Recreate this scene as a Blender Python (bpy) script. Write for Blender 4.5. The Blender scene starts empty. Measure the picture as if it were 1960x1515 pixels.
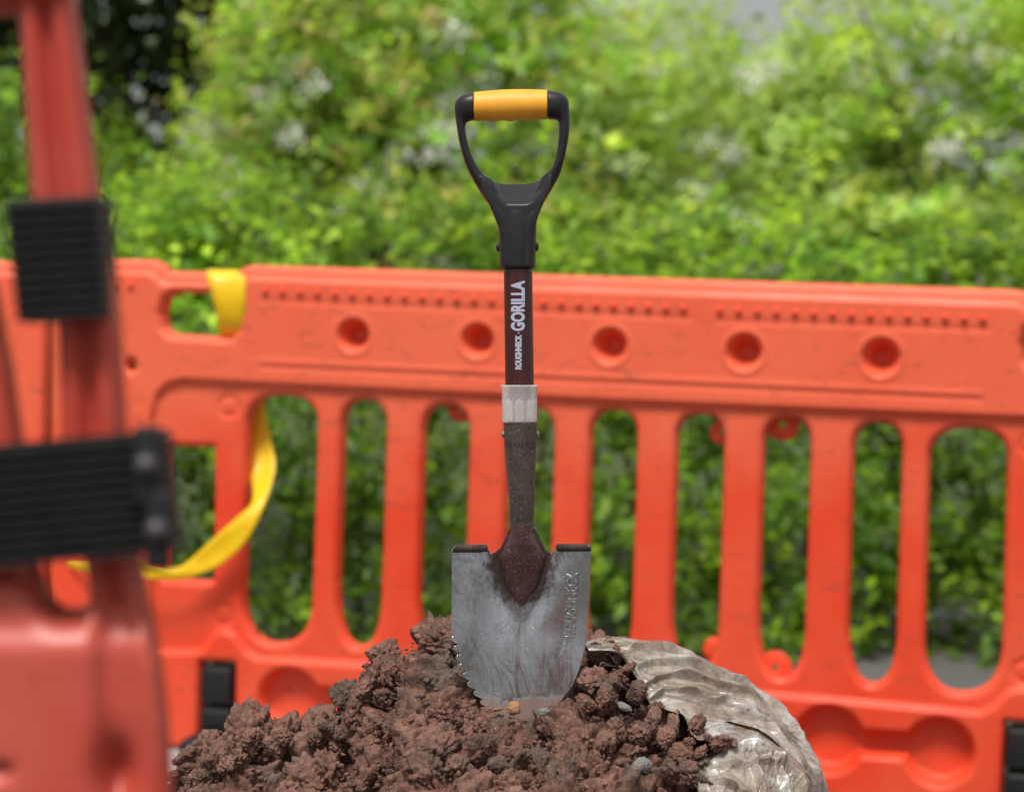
import bpy, bmesh, math, random
import numpy as np
from mathutils import Matrix, Vector

random.seed(7)
RNG = np.random.default_rng(7)
SC = bpy.context.scene
COL = SC.collection
R = math.radians

# ------------------------------------------------------------------ camera
F = 4628.0                       # focal length in photo pixels (85 mm on 36 mm)
CAM = np.array([0.0, 0.0, 1.07])
PITCH, ROLL = R(3.8), R(1.6)
f_ = np.array([0, math.cos(PITCH), -math.sin(PITCH)])
u0 = np.array([0, math.sin(PITCH), math.cos(PITCH)])
r0 = np.array([1.0, 0, 0])
RIGHT = math.cos(ROLL) * r0 + math.sin(ROLL) * u0
UP = -math.sin(ROLL) * r0 + math.cos(ROLL) * u0
FWD = f_
cam_data = bpy.data.cameras.new('camera')
cam = bpy.data.objects.new('camera', cam_data)
COL.objects.link(cam)
m = Matrix.Identity(4)
for i in range(3):
    m[i][0], m[i][1], m[i][2], m[i][3] = RIGHT[i], UP[i], -FWD[i], CAM[i]
cam.matrix_world = m
cam_data.sensor_width = 36
cam_data.lens = 85
cam_data.clip_start = 0.05
cam_data.clip_end = 2000
cam_data.dof.use_dof = True
cam_data.dof.focus_distance = 2.45
cam_data.dof.aperture_fstop = 5.3
SC.camera = cam

# ------------------------------------------------------------------ light
world = bpy.data.worlds.new('World')
SC.world = world
world.use_nodes = True
wn = world.node_tree
wn.nodes.clear()
sky = wn.nodes.new('ShaderNodeTexSky')
sky.sky_type = 'NISHITA'
sky.sun_disc = False
SUN_EL, SUN_AZ = R(62), R(200)          # azimuth clockwise from +Y: high, behind the camera and left
sky.sun_elevation = SUN_EL
sky.sun_rotation = SUN_AZ
sky.air_density = 1.0
sky.dust_density = 3.0
hs = wn.nodes.new('ShaderNodeHueSaturation')
hs.inputs['Saturation'].default_value = 0.22        # overcast: a nearly neutral sky
bg = wn.nodes.new('ShaderNodeBackground')
bg.inputs['Strength'].default_value = 0.072
wo = wn.nodes.new('ShaderNodeOutputWorld')
wn.links.new(sky.outputs[0], hs.inputs['Color'])
tcw = wn.nodes.new('ShaderNodeTexCoord'); sep = wn.nodes.new('ShaderNodeSeparateXYZ')
wn.links.new(tcw.outputs['Generated'], sep.inputs[0])
mr = wn.nodes.new('ShaderNodeMapRange'); mr.inputs['From Min'].default_value = 0; mr.inputs['From Max'].default_value = 1
mr.inputs['To Min'].default_value = 4.2; mr.inputs['To Max'].default_value = 12.5            # cloud brightness from the horizon to overhead
wn.links.new(sep.outputs['Z'], mr.inputs['Value'])
cl = wn.nodes.new('ShaderNodeVectorMath'); cl.operation = 'SCALE'; cl.inputs[0].default_value = (0.97, 0.985, 1.0)
wn.links.new(mr.outputs[0], cl.inputs['Scale'])
mxw = wn.nodes.new('ShaderNodeMix'); mxw.data_type = 'RGBA'; mxw.inputs[0].default_value = 0.7
wn.links.new(hs.outputs[0], mxw.inputs[6]); wn.links.new(cl.outputs[0], mxw.inputs[7])
wn.links.new(mxw.outputs[2], bg.inputs['Color'])
wn.links.new(bg.outputs[0], wo.inputs['Surface'])
sun_d = bpy.data.lights.new('sun', 'SUN')
sun_d.energy = 2.9
sun_d.angle = R(16)
sun_d.color = (1.0, 0.96, 0.90)
sun = bpy.data.objects.new('sun', sun_d)
COL.objects.link(sun)
to_sun = Vector((math.sin(SUN_AZ) * math.cos(SUN_EL), math.cos(SUN_AZ) * math.cos(SUN_EL), math.sin(SUN_EL)))
sun.rotation_euler = to_sun.to_track_quat('Z', 'Y').to_euler()
sun.location = (0, 0, 6)
SC.view_settings.view_transform = 'Standard'
SC.view_settings.look = 'None'
SC.view_settings.exposure = 0.37
SC.view_settings.gamma = 1.0
SC.view_settings.use_curve_mapping = False
SC.render.engine = 'CYCLES'
SC.cycles.use_denoising = True
SC.cycles.max_bounces = 8
SC.cycles.transparent_max_bounces = 8
SC.cycles.sample_clamp_indirect = 6

# ------------------------------------------------------------------ helpers
def P(x, y, d):
    """photo pixel at a distance -> world point"""
    return CAM + d * (FWD + (x - 980.0) / F * RIGHT - (y - 757.5) / F * UP)

def lerp(a, b, t): return a + (b - a) * t

def smooth(a, b, x):
    t = np.clip((x - a) / (b - a), 0, 1)
    return t * t * (3 - 2 * t)

def link(o, parent=None):
    COL.objects.link(o)
    if parent is not None: o.parent = parent
    return o

def tag(o, label=None, cat=None, group=None, kind=None):
    if label: o['label'] = label
    if cat: o['category'] = cat
    if group: o['group'] = group
    if kind: o['kind'] = kind
    return o

def empty(name, matrix=None, loc=None):
    o = bpy.data.objects.new(name, None)
    o.empty_display_size = 0.05
    COL.objects.link(o)
    if matrix is not None: o.matrix_world = matrix
    if loc is not None: o.location = loc
    return o

def mesh_np(name, verts, faces, mat=None, sm=True):
    """verts (n,3); faces (m,3) or (m,4) or a list of both"""
    fl = faces if isinstance(faces, list) else [faces]
    fl = [np.asarray(f, dtype=np.int32) for f in fl if len(f)]
    me = bpy.data.meshes.new(name)
    verts = np.asarray(verts, dtype=np.float32)
    me.vertices.add(len(verts))
    me.vertices.foreach_set('co', verts.ravel())
    nl = sum(f.size for f in fl); nf = sum(len(f) for f in fl)
    me.loops.add(nl); me.polygons.add(nf)
    me.loops.foreach_set('vertex_index', np.concatenate([f.ravel() for f in fl]))
    tot = np.concatenate([np.full(len(f), f.shape[1], np.int32) for f in fl])
    start = np.concatenate([[0], np.cumsum(tot)[:-1]]).astype(np.int32)
    me.polygons.foreach_set('loop_start', start)
    me.polygons.foreach_set('loop_total', tot)
    if sm: me.polygons.foreach_set('use_smooth', np.ones(nf, dtype=bool))
    me.update(calc_edges=True)
    me.validate()
    if mat: me.materials.append(mat)
    return me

def obj(name, me, parent=None):
    return link(bpy.data.objects.new(name, me), parent)

def bm_mesh(name, bm, mat=None, sm=True):
    me = bpy.data.meshes.new(name)
    bm.to_mesh(me); bm.free()
    if sm:
        me.polygons.foreach_set('use_smooth', np.ones(len(me.polygons), dtype=bool))
    if mat: me.materials.append(mat)
    return me

def grid_faces(nr, nc, closed=False):
    r = np.arange(nr - 1)[:, None]; c = np.arange(nc if closed else nc - 1)[None, :]
    c2 = (c + 1) % nc
    a = r * nc + c; b = r * nc + c2; d = (r + 1) * nc + c; e = (r + 1) * nc + c2
    return np.stack([a, b, e, d], -1).reshape(-1, 4)

def loft(rings, cap=True):
    """rings: (n, k, 3) closed rings -> verts, faces"""
    rings = np.asarray(rings, dtype=float)
    n, k = rings.shape[:2]
    v = rings.reshape(-1, 3)
    q = grid_faces(n, k, True)
    out = [q]
    if cap:
        c0 = rings[0].mean(0); c1 = rings[-1].mean(0)
        v = np.vstack([v, c0, c1])
        i = np.arange(k); j = (i + 1) % k
        t0 = np.stack([np.full(k, n * k), j, i], -1)
        t1 = np.stack([np.full(k, n * k + 1), (n - 1) * k + i, (n - 1) * k + j], -1)
        out += [np.vstack([t0, t1])]
    return v, out

def merge(parts):
    vs, qs, ts, off = [], [], [], 0
    for v, fl in parts:
        fl = fl if isinstance(fl, list) else [fl]
        vs.append(np.asarray(v, float))
        for f in fl:
            f = np.asarray(f)
            if len(f): (qs if f.shape[1] == 4 else ts).append(f + off)
        off += len(v)
    return np.vstack(vs), [np.vstack(x) for x in (qs, ts) if x]

def interp(xs, ys, x): return np.interp(x, xs, ys)

def spline(pts, n):
    """Catmull-Rom through pts (k, d) -> (n, d)"""
    p = np.asarray(pts, float); k = len(p)
    t = np.linspace(0, k - 1 - 1e-9, n); i = t.astype(int); f = (t - i)[:, None]
    g = lambda j: p[np.clip(j, 0, k - 1)]
    a, b, c, d = g(i - 1), g(i), g(i + 1), g(i + 2)
    return 0.5 * (2 * b + (c - a) * f + (2 * a - 5 * b + 4 * c - d) * f ** 2 + (3 * b - a - 3 * c + d) * f ** 3)

def unit(a): return a / (np.linalg.norm(a, axis=-1, keepdims=True) + 1e-12)
# -- noise
_perm = np.random.default_rng(3).permutation(512).astype(np.int64)
_gr = np.random.default_rng(4).normal(size=(512, 3)); _gr /= np.linalg.norm(_gr, axis=1)[:, None]
def _hash(i, j, k): return _perm[(_perm[(_perm[i & 511] + j) & 511] + k) & 511]
def perlin(p):
    p = np.asarray(p, float); i0 = np.floor(p).astype(np.int64); f = p - i0
    w = f * f * f * (f * (f * 6 - 15) + 10)
    out = 0
    for dx in (0, 1):
        wx = w[:, 0] if dx else 1 - w[:, 0]
        for dy in (0, 1):
            wy = w[:, 1] if dy else 1 - w[:, 1]
            for dz in (0, 1):
                wz = w[:, 2] if dz else 1 - w[:, 2]
                g = _gr[_hash(i0[:, 0] + dx, i0[:, 1] + dy, i0[:, 2] + dz)]
                out = out + wx * wy * wz * ((f[:, 0] - dx) * g[:, 0] + (f[:, 1] - dy) * g[:, 1] + (f[:, 2] - dz) * g[:, 2])
    return out * 1.5
def fbm(p, o=4, gain=0.5):
    s, a = 0, 1.0
    for _ in range(o):
        s = s + a * perlin(p); p = p * 2.03 + 17.3; a *= gain
    return s
def worley(p):
    """distance to the nearest and second nearest feature point"""
    p = np.asarray(p, float); i0 = np.floor(p).astype(np.int64)
    f1 = np.full(len(p), 9.0); f2 = np.full(len(p), 9.0)
    for dx in (-1, 0, 1):
        for dy in (-1, 0, 1):
            for dz in (-1, 0, 1):
                c = i0 + np.array([dx, dy, dz])
                h = _hash(c[:, 0], c[:, 1], c[:, 2])
                d = np.linalg.norm(c + 0.5 + 0.42 * _gr[h] - p, axis=1)
                n1 = np.minimum(f1, d); f2 = np.minimum(np.maximum(f1, d), f2); f1 = n1
    return f1, f2

# -- signed distance (negative inside) to a polygon
def sdf_poly(pts, poly):
    poly = np.asarray(poly, float); a = poly; b = np.roll(poly, -1, 0)
    d2 = np.full(len(pts), 1e9); ins = np.zeros(len(pts), bool)
    for (ax, ay), (bx, by) in zip(a, b):
        ex, ey = bx - ax, by - ay
        wx, wy = pts[:, 0] - ax, pts[:, 1] - ay
        t = np.clip((wx * ex + wy * ey) / (ex * ex + ey * ey + 1e-18), 0, 1)
        d2 = np.minimum(d2, (wx - ex * t) ** 2 + (wy - ey * t) ** 2)
        c = (ay > pts[:, 1]) != (by > pts[:, 1])
        if abs(ey) > 1e-12:
            ins ^= c & (pts[:, 0] < ex * (pts[:, 1] - ay) / ey + ax)
    d = np.sqrt(d2)
    return np.where(ins, -d, d)

# ------------------------------------------------------------------ materials
def mat_new(name):
    mt = bpy.data.materials.new(name); mt.use_nodes = True
    nt = mt.node_tree; b = nt.nodes['Principled BSDF']
    return mt, nt, b
def N(nt, t, **kw):
    n = nt.nodes.new(t)
    for k, v in kw.items():
        if k.startswith('i_'): n.inputs[k[2:].replace('_', ' ')].default_value = v
        else: setattr(n, k, v)
    return n
def ramp(nt, fac, stops):
    n = nt.nodes.new('ShaderNodeValToRGB'); e = n.color_ramp.elements
    while len(e) < len(stops): e.new(0.5)
    for el, (p, c) in zip(e, stops):
        el.position = p; el.color = (*c, 1) if len(c) == 3 else c
    nt.links.new(fac, n.inputs[0]); return n.outputs[0]
def noise(nt, scale, detail=4, rough=0.55, dist=0.0, coord='Object', vec=None):
    n = N(nt, 'ShaderNodeTexNoise'); n.inputs['Scale'].default_value = scale
    n.inputs['Detail'].default_value = detail; n.inputs['Roughness'].default_value = rough
    n.inputs['Distortion'].default_value = dist
    if vec is None:
        tc = N(nt, 'ShaderNodeTexCoord'); vec = tc.outputs[coord]
    nt.links.new(vec, n.inputs['Vector']); return n.outputs['Fac']
def mapped(nt, scale, coord='Object'):
    tc = N(nt, 'ShaderNodeTexCoord'); mp = N(nt, 'ShaderNodeMapping'); mp.inputs['Scale'].default_value = scale
    nt.links.new(tc.outputs[coord], mp.inputs['Vector']); return mp.outputs[0]
def mixc(nt, fac, a, b, blend='MIX'):
    n = N(nt, 'ShaderNodeMix', data_type='RGBA', blend_type=blend)
    for s, v in ((n.inputs[0], fac), (n.inputs[6], a), (n.inputs[7], b)):
        if hasattr(v, 'links') or hasattr(v, 'is_linked'): nt.links.new(v, s)
        elif isinstance(v, tuple): s.default_value = (*v, 1)
        else: s.default_value = v
    return n.outputs[2]
def bump(nt, b, h, strength=0.3, dist=0.002):
    n = N(nt, 'ShaderNodeBump'); n.inputs['Strength'].default_value = strength; n.inputs['Distance'].default_value = dist
    nt.links.new(h, n.inputs['Height']); nt.links.new(n.outputs[0], b.inputs['Normal']); return n
def simple(name, c, rough=0.5, metal=0.0, coat=0.0, var=0.15, scale=30, bmp=0.0, bscale=400):
    mt, nt, b = mat_new(name)
    lo = tuple(x * (1 - var) for x in c); hi = tuple(min(1, x * (1 + var)) for x in c)
    nt.links.new(ramp(nt, noise(nt, scale), [(0.3, lo), (0.7, hi)]), b.inputs['Base Color'])
    b.inputs['Roughness'].default_value = rough; b.inputs['Metallic'].default_value = metal
    b.inputs['Coat Weight'].default_value = coat; b.inputs['Coat Roughness'].default_value = 0.12
    if bmp: bump(nt, b, noise(nt, bscale, 3), bmp, 0.001)
    return mt

def orange_plastic(name, base, faded, dirt_amt=0.5, rough=0.42, bleach=None):
    mt, nt, b = mat_new(name)
    c = ramp(nt, noise(nt, 3.2, 5, 0.6), [(0.35, base), (0.75, faded)])
    if bleach:
        tcb = N(nt, 'ShaderNodeTexCoord'); sp = N(nt, 'ShaderNodeSeparateXYZ'); nt.links.new(tcb.outputs['Object'], sp.inputs[0])
        ma = N(nt, 'ShaderNodeMath', operation='MULTIPLY_ADD'); ma.inputs[1].default_value = 0.5; nt.links.new(noise(nt, 5, 5, 0.6), ma.inputs[0]); nt.links.new(sp.outputs['Z'], ma.inputs[2])
        c = mixc(nt, ramp(nt, ma.outputs[0], [(0.82, (0,) * 3), (1.06, (0.50,) * 3)]), c, bleach)
    streak = noise(nt, 1.0, 5, 0.65, 0.4, vec=mapped(nt, (55, 55, 7)))
    c = mixc(nt, ramp(nt, streak, [(0.56, (0, 0, 0)), (0.78, (0.30,) * 3)]), c, faded)
    scuff = noise(nt, 1.0, 6, 0.7, 1.0, vec=mapped(nt, (18, 18, 40)))
    c = mixc(nt, ramp(nt, scuff, [(0.56, (0, 0, 0)), (0.72, (dirt_amt,) * 3)]), c, (0.30, 0.075, 0.045))
    spl = noise(nt, 90, 3, 0.6)
    c = mixc(nt, ramp(nt, spl, [(0.66, (0, 0, 0)), (0.71, (dirt_amt * 0.8,) * 3)]), c, (0.16, 0.07, 0.045))
    nt.links.new(c, b.inputs['Base Color'])
    nt.links.new(ramp(nt, noise(nt, 14, 4), [(0.3, (rough - .08,) * 3), (0.7, (rough + .14,) * 3)]), b.inputs['Roughness'])
    b.inputs['Specular IOR Level'].default_value = 0.32
    bump(nt, b, noise(nt, 260, 3), 0.10, 0.001)
    return mt

M = {}
M['orange'] = orange_plastic('orange_plastic', (0.76, 0.054, 0.017), (0.80, 0.110, 0.050), 0.75, 0.42, (0.86, 0.190, 0.095))
M['orange_near'] = orange_plastic('faded_red_plastic', (0.42, 0.034, 0.019), (0.54, 0.115, 0.08), 0.35, 0.34)
M['black_rubber'] = simple('black_rubber', (0.010, 0.010, 0.0105), 0.6, var=0.4, scale=60, bmp=0.3, bscale=300)
M['black_rubber'].node_tree.nodes['Principled BSDF'].inputs['Specular IOR Level'].default_value = 0.35
M['grey_bolt'] = simple('dull_bolt_metal', (0.075, 0.07, 0.075), 0.5, 0.5, var=0.3, scale=200)

# yellow tape
mt, nt, b = mat_new('yellow_tape')
c = ramp(nt, noise(nt, 25, 4), [(0.3, (0.90, 0.54, 0.003)), (0.7, (0.95, 0.64, 0.008))])
nt.links.new(c, b.inputs['Base Color']); b.inputs['Roughness'].default_value = 0.38
tr = N(nt, 'ShaderNodeBsdfTranslucent'); nt.links.new(c, tr.inputs[0])
mx = N(nt, 'ShaderNodeMixShader'); mx.inputs[0].default_value = 0.15
nt.links.new(b.outputs[0], mx.inputs[1]); nt.links.new(tr.outputs[0], mx.inputs[2])
nt.links.new(mx.outputs[0], nt.nodes['Material Output'].inputs[0])
bump(nt, b, noise(nt, 30, 3, dist=0.6), 0.25, 0.006)
M['tape'] = mt

# shovel materials
M['handle'] = simple('black_moulded_plastic', (0.012, 0.0115, 0.0125), 0.38, var=0.25, scale=80, bmp=0.12, bscale=900)
M['handle'].node_tree.nodes['Principled BSDF'].inputs['Specular IOR Level'].default_value = 0.4
mt, nt, b = mat_new('yellow_grip_rubber')
c = ramp(nt, noise(nt, 45, 4), [(0.3, (0.80, 0.33, 0.018)), (0.7, (0.88, 0.42, 0.03))])
c = mixc(nt, ramp(nt, noise(nt, 160, 5, 0.7), [(0.62, (0,) * 3), (0.8, (0.35,) * 3)]), c, (0.45, 0.20, 0.03))
nt.links.new(c, b.inputs['Base Color']); b.inputs['Roughness'].default_value = 0.5
bump(nt, b, noise(nt, 700, 3), 0.12, 0.001)
M['grip'] = mt
mt, nt, b = mat_new('varnished_dark_shaft')
st = noise(nt, 1.0, 5, 0.6, 0.3, vec=mapped(nt, (420, 420, 12)))
c = ramp(nt, st, [(0.3, (0.026, 0.006, 0.006)), (0.7, (0.068, 0.012, 0.011))])
spk = noise(nt, 900, 2)
c = mixc(nt, ramp(nt, spk, [(0.72, (0,) * 3), (0.76, (0.6,) * 3)]), c, (0.30, 0.24, 0.22))
nt.links.new(c, b.inputs['Base Color']); b.inputs['Roughness'].default_value = 0.22
b.inputs['Specular IOR Level'].default_value = 0.35
b.inputs['Coat Weight'].default_value = 0.35; b.inputs['Coat Roughness'].default_value = 0.06
M['shaft'] = mt
M['print'] = simple('pale_print', (0.40, 0.42, 0.54), 0.5, var=0.10, scale=500)
mt, nt, b = mat_new('cloudy_clear_sleeve')
c = ramp(nt, noise(nt, 300, 5), [(0.3, (0.78, 0.68, 0.68)), (0.7, (0.90, 0.83, 0.83))])
nt.links.new(c, b.inputs['Base Color']); b.inputs['Roughness'].default_value = 0.30
b.inputs['Transmission Weight'].default_value = 0.62; b.inputs['IOR'].default_value = 1.4
b.inputs['Coat Weight'].default_value = 0.4
M['sleeve'] = mt
def speckled(name, dark, lite, spk_c, rough, metal, stain=None, coat=0.3):
    mt, nt, b = mat_new(name)
    c = ramp(nt, noise(nt, 70, 6, 0.65), [(0.3, dark), (0.7, lite)])
    if stain:
        w = noise(nt, 1.0, 4, 0.5, 2.2, vec=mapped(nt, (34, 34, 13)))
        c = mixc(nt, ramp(nt, w, [(0.56, (0,) * 3), (0.62, (0.5,) * 3), (0.65, (0.05,) * 3), (0.70, (0.5,) * 3), (0.75, (0.1,) * 3)]), c, stain)
    s = noise(nt, 700, 2, 0.6)
    c = mixc(nt, ramp(nt, s, [(0.58, (0,) * 3), (0.68, (0.6,) * 3)]), c, spk_c)
    s2 = noise(nt, 330, 2, 0.6)
    c = mixc(nt, ramp(nt, s2, [(0.66, (0,) * 3), (0.70, (0.7,) * 3)]), c, spk_c)
    nt.links.new(c, b.inputs['Base Color']); b.inputs['Metallic'].default_value = metal
    nt.links.new(ramp(nt, noise(nt, 40, 5), [(0.3, (rough - .06,) * 3), (0.7, (rough + .10,) * 3)]), b.inputs['Roughness'])
    b.inputs['Coat Weight'].default_value = coat; b.inputs['Coat Roughness'].default_value = 0.15
    bump(nt, b, noise(nt, 600, 4), 0.10, 0.001)
    return mt
M['socket'] = speckled('dark_tempered_steel', (0.060, 0.042, 0.038), (0.11, 0.08, 0.07), (0.34, 0.30, 0.27), 0.42, 0.55)
M['frog'] = speckled('red_sheen_tempered_steel', (0.075, 0.034, 0.032), (0.12, 0.055, 0.05), (0.34, 0.28, 0.25), 0.36, 0.6)  # socket steel made redder: a reddish reflection put into its base colour
M['socket_dark'] = simple('stamped_dark', (0.012, 0.009, 0.009), 0.6)
M['blade'] = speckled('polished_steel', (0.35, 0.355, 0.37), (0.45, 0.455, 0.47), (0.70, 0.68, 0.65), 0.20, 0.92, (0.20, 0.19, 0.18), 0.25)
# worn remains of the dark coat around the socket tongue, and a gentle unevenness of the sheet
nt = M['blade'].node_tree; b = nt.nodes['Principled BSDF']
tc = N(nt, 'ShaderNodeTexCoord'); mp = N(nt, 'ShaderNodeMapping'); mp.vector_type = 'POINT'
mp.inputs['Location'].default_value = (-0.02, 0, -3.05); mp.inputs['Scale'].default_value = (27, 1, 21.5)
nt.links.new(tc.outputs['Object'], mp.inputs['Vector'])
fl = N(nt, 'ShaderNodeVectorMath', operation='MULTIPLY'); fl.inputs[1].default_value = (1, 0, 1); nt.links.new(mp.outputs[0], fl.inputs[0])
ln = N(nt, 'ShaderNodeVectorMath', operation='LENGTH'); nt.links.new(fl.outputs[0], ln.inputs[0])
ad = N(nt, 'ShaderNodeMath', operation='MULTIPLY_ADD'); ad.inputs[1].default_value = 1.1
nt.links.new(noise(nt, 130, 6, 0.7), ad.inputs[0]); nt.links.new(ln.outputs['Value'], ad.inputs[2])
mk = ramp(nt, ad.outputs[0], [(0.0, (0.9,) * 3), (0.62, (0.9,) * 3), (0.86, (0,) * 3)])
dv = N(nt, 'ShaderNodeMath', operation='MULTIPLY'); dv.inputs[1].default_value = 0.5; nt.links.new(ad.outputs[0], dv.inputs[0])
mk = ramp(nt, dv.outputs[0], [(0.0, (0.9,) * 3), (0.66, (0.85,) * 3), (0.80, (0,) * 3)])
old = b.inputs['Base Color'].links[0].from_socket
nt.links.new(mixc(nt, mk, old, (0.085, 0.045, 0.042)), b.inputs['Base Color'])
bp2 = N(nt, 'ShaderNodeBump'); bp2.inputs['Strength'].default_value = 0.17; bp2.inputs['Distance'].default_value = 0.010
nt.links.new(noise(nt, 1.0, 3, 0.45, 1.6, vec=mapped(nt, (32, 32, 15))), bp2.inputs['Height'])
for n_ in nt.nodes:
    if n_.type == 'BUMP' and n_ != bp2: nt.links.new(bp2.outputs[0], n_.inputs['Normal'])
# mud left along the bottom of the blade, with a ragged edge
sz_n = N(nt, 'ShaderNodeSeparateXYZ'); nt.links.new(tc.outputs['Object'], sz_n.inputs[0])
md = N(nt, 'ShaderNodeMath', operation='MULTIPLY_ADD'); md.inputs[1].default_value = -26.0; md.inputs[2].default_value = 0.42
nt.links.new(sz_n.outputs['Z'], md.inputs[0])
m2 = N(nt, 'ShaderNodeMath', operation='MULTIPLY_ADD'); m2.inputs[1].default_value = 1.5; nt.links.new(noise(nt, 75, 7, 0.75), m2.inputs[0]); nt.links.new(md.outputs[0], m2.inputs[2])
mud = ramp(nt, m2.outputs[0], [(0.0, (0,) * 3), (0.98, (0,) * 3), (1.0, (0.9,) * 3)])
m3 = N(nt, 'ShaderNodeMath', operation='MULTIPLY'); m3.inputs[1].default_value = 0.62; nt.links.new(m2.outputs[0], m3.inputs[0])
mud = ramp(nt, m3.outputs[0], [(0.60, (0,) * 3), (0.70, (0.85,) * 3)])
old = b.inputs['Base Color'].links[0].from_socket
nt.links.new(mixc(nt, mud, old, (0.20, 0.115, 0.085)), b.inputs['Base Color'])
mi = N(nt, 'ShaderNodeMath', operation='MULTIPLY_ADD'); mi.inputs[1].default_value = -0.95; mi.inputs[2].default_value = 0.95
nt.links.new(mud, mi.inputs[0]); nt.links.new(mi.outputs[0], b.inputs['Metallic'])
ro = b.inputs['Roughness'].links[0].from_socket; ra = N(nt, 'ShaderNodeMath', operation='MULTIPLY_ADD', use_clamp=True); ra.inputs[1].default_value = 0.7
nt.links.new(mud, ra.inputs[0]); nt.links.new(ro, ra.inputs[2]); nt.links.new(ra.outputs[0], b.inputs['Roughness'])
M['letters'] = simple('embossed_steel', (0.40, 0.40, 0.41), 0.32, 0.95, var=0.2, scale=200)
M['lip'] = speckled('dark_lip_steel', (0.040, 0.026, 0.023), (0.07, 0.045, 0.04), (0.2, 0.17, 0.15), 0.3, 0.6)
M['rivet'] = simple('rivet_steel', (0.30, 0.29, 0.29), 0.3, 0.9, var=0.3, scale=400)
M['rivet_black'] = simple('black_rivet', (0.03, 0.03, 0.035), 0.25, 0.5, var=0.3, scale=400)

# soil
def soil_mat(name, red=1.0):
    mt, nt, b = mat_new(name)
    tc = N(nt, 'ShaderNodeNewGeometry'); pos = tc.outputs['Position']
    c = ramp(nt, noise(nt, 14, 6, 0.66, vec=pos), [(0.30, (0.215, 0.172, 0.140)), (0.41, (0.17, 0.112, 0.084)), (0.50, (0.262, 0.130, 0.096)), (0.58, (0.315, 0.165, 0.126)), (0.68, (0.20, 0.148, 0.116))])
    c = mixc(nt, ramp(nt, noise(nt, 85, 6, 0.7, vec=pos), [(0.36, (0.8,) * 3), (0.56, (0,) * 3)]), c, (0.065, 0.042, 0.034))
    c = mixc(nt, ramp(nt, noise(nt, 45, 5, 0.7, vec=pos), [(0.56, (0,) * 3), (0.72, (0.45,) * 3)]), c, (0.38, 0.215, 0.170))
    c = mixc(nt, ramp(nt, noise(nt, 420, 3, 0.6, vec=pos), [(0.66, (0,) * 3), (0.72, (0.8,) * 3)]), c, (0.46, 0.38, 0.33))
    nt.links.new(c, b.inputs['Base Color']); b.inputs['Roughness'].default_value = 0.9
    b.inputs['Specular IOR Level'].default_value = 0.25
    a = N(nt, 'ShaderNodeMath', operation='MULTIPLY_ADD'); a.inputs[1].default_value = 0.45
    nt.links.new(noise(nt, 900, 4, 0.7, vec=pos), a.inputs[0]); nt.links.new(noise(nt, 260, 5, 0.7, vec=pos), a.inputs[2])
    bump(nt, b, a.outputs[0], 0.85, 0.004)
    return mt
M['soil'] = soil_mat('red_brown_soil')
M['stone_tan'] = simple('tan_stone', (0.36, 0.19, 0.09), 0.8, var=0.5, scale=70, bmp=0.6, bscale=300)
M['stone_grey'] = simple('grey_stone', (0.19, 0.175, 0.165), 0.75, var=0.35, scale=60, bmp=0.5, bscale=300)

# plastic sack
mt, nt, b = mat_new('dirty_white_polythene')
tc = N(nt, 'ShaderNodeNewGeometry'); pos = tc.outputs['Position']
c = ramp(nt, noise(nt, 18, 5, 0.6, vec=pos), [(0.30, (0.29, 0.215, 0.155)), (0.48, (0.47, 0.40, 0.33)), (0.66, (0.68, 0.665, 0.65))])
c = mixc(nt, ramp(nt, noise(nt, 24, 7, 0.72, 0.5, vec=pos), [(0.45, (0,) * 3), (0.56, (0.6,) * 3), (0.66, (0.92,) * 3)]), c, (0.17, 0.105, 0.074))
c = mixc(nt, ramp(nt, noise(nt, 55, 6, 0.7, 0.8, vec=pos), [(0.60, (0,) * 3), (0.68, (0.85,) * 3)]), c, (0.05, 0.04, 0.036))
c = mixc(nt, ramp(nt, noise(nt, 330, 3, 0.7, vec=pos), [(0.62, (0,) * 3), (0.70, (0.7,) * 3)]), c, (0.13, 0.075, 0.055))
nt.links.new(c, b.inputs['Base Color']); b.inputs['Roughness'].default_value = 0.36
nt.links.new(ramp(nt, noise(nt, 24, 7, 0.72, 0.5, vec=pos), [(0.48, (0.20,) * 3), (0.65, (0.7,) * 3)]), b.inputs['Roughness'])
tr = N(nt, 'ShaderNodeBsdfTranslucent'); nt.links.new(c, tr.inputs[0])
mx = N(nt, 'ShaderNodeMixShader'); mx.inputs[0].default_value = 0.3
nt.links.new(b.outputs[0], mx.inputs[1]); nt.links.new(tr.outputs[0], mx.inputs[2])
nt.links.new(mx.outputs[0], nt.nodes['Material Output'].inputs[0])
a = N(nt, 'ShaderNodeMath', operation='MULTIPLY_ADD'); a.inputs[1].default_value = 0.25
nt.links.new(noise(nt, 400, 4, 0.6, vec=pos), a.inputs[0]); nt.links.new(noise(nt, 60, 5, 0.55, 1.2, vec=pos), a.inputs[2])
bump(nt, b, a.outputs[0], 0.35, 0.005)
b.inputs['Coat Weight'].default_value = 0.5; b.inputs['Coat Roughness'].default_value = 0.18
M['sack'] = mt

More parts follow.
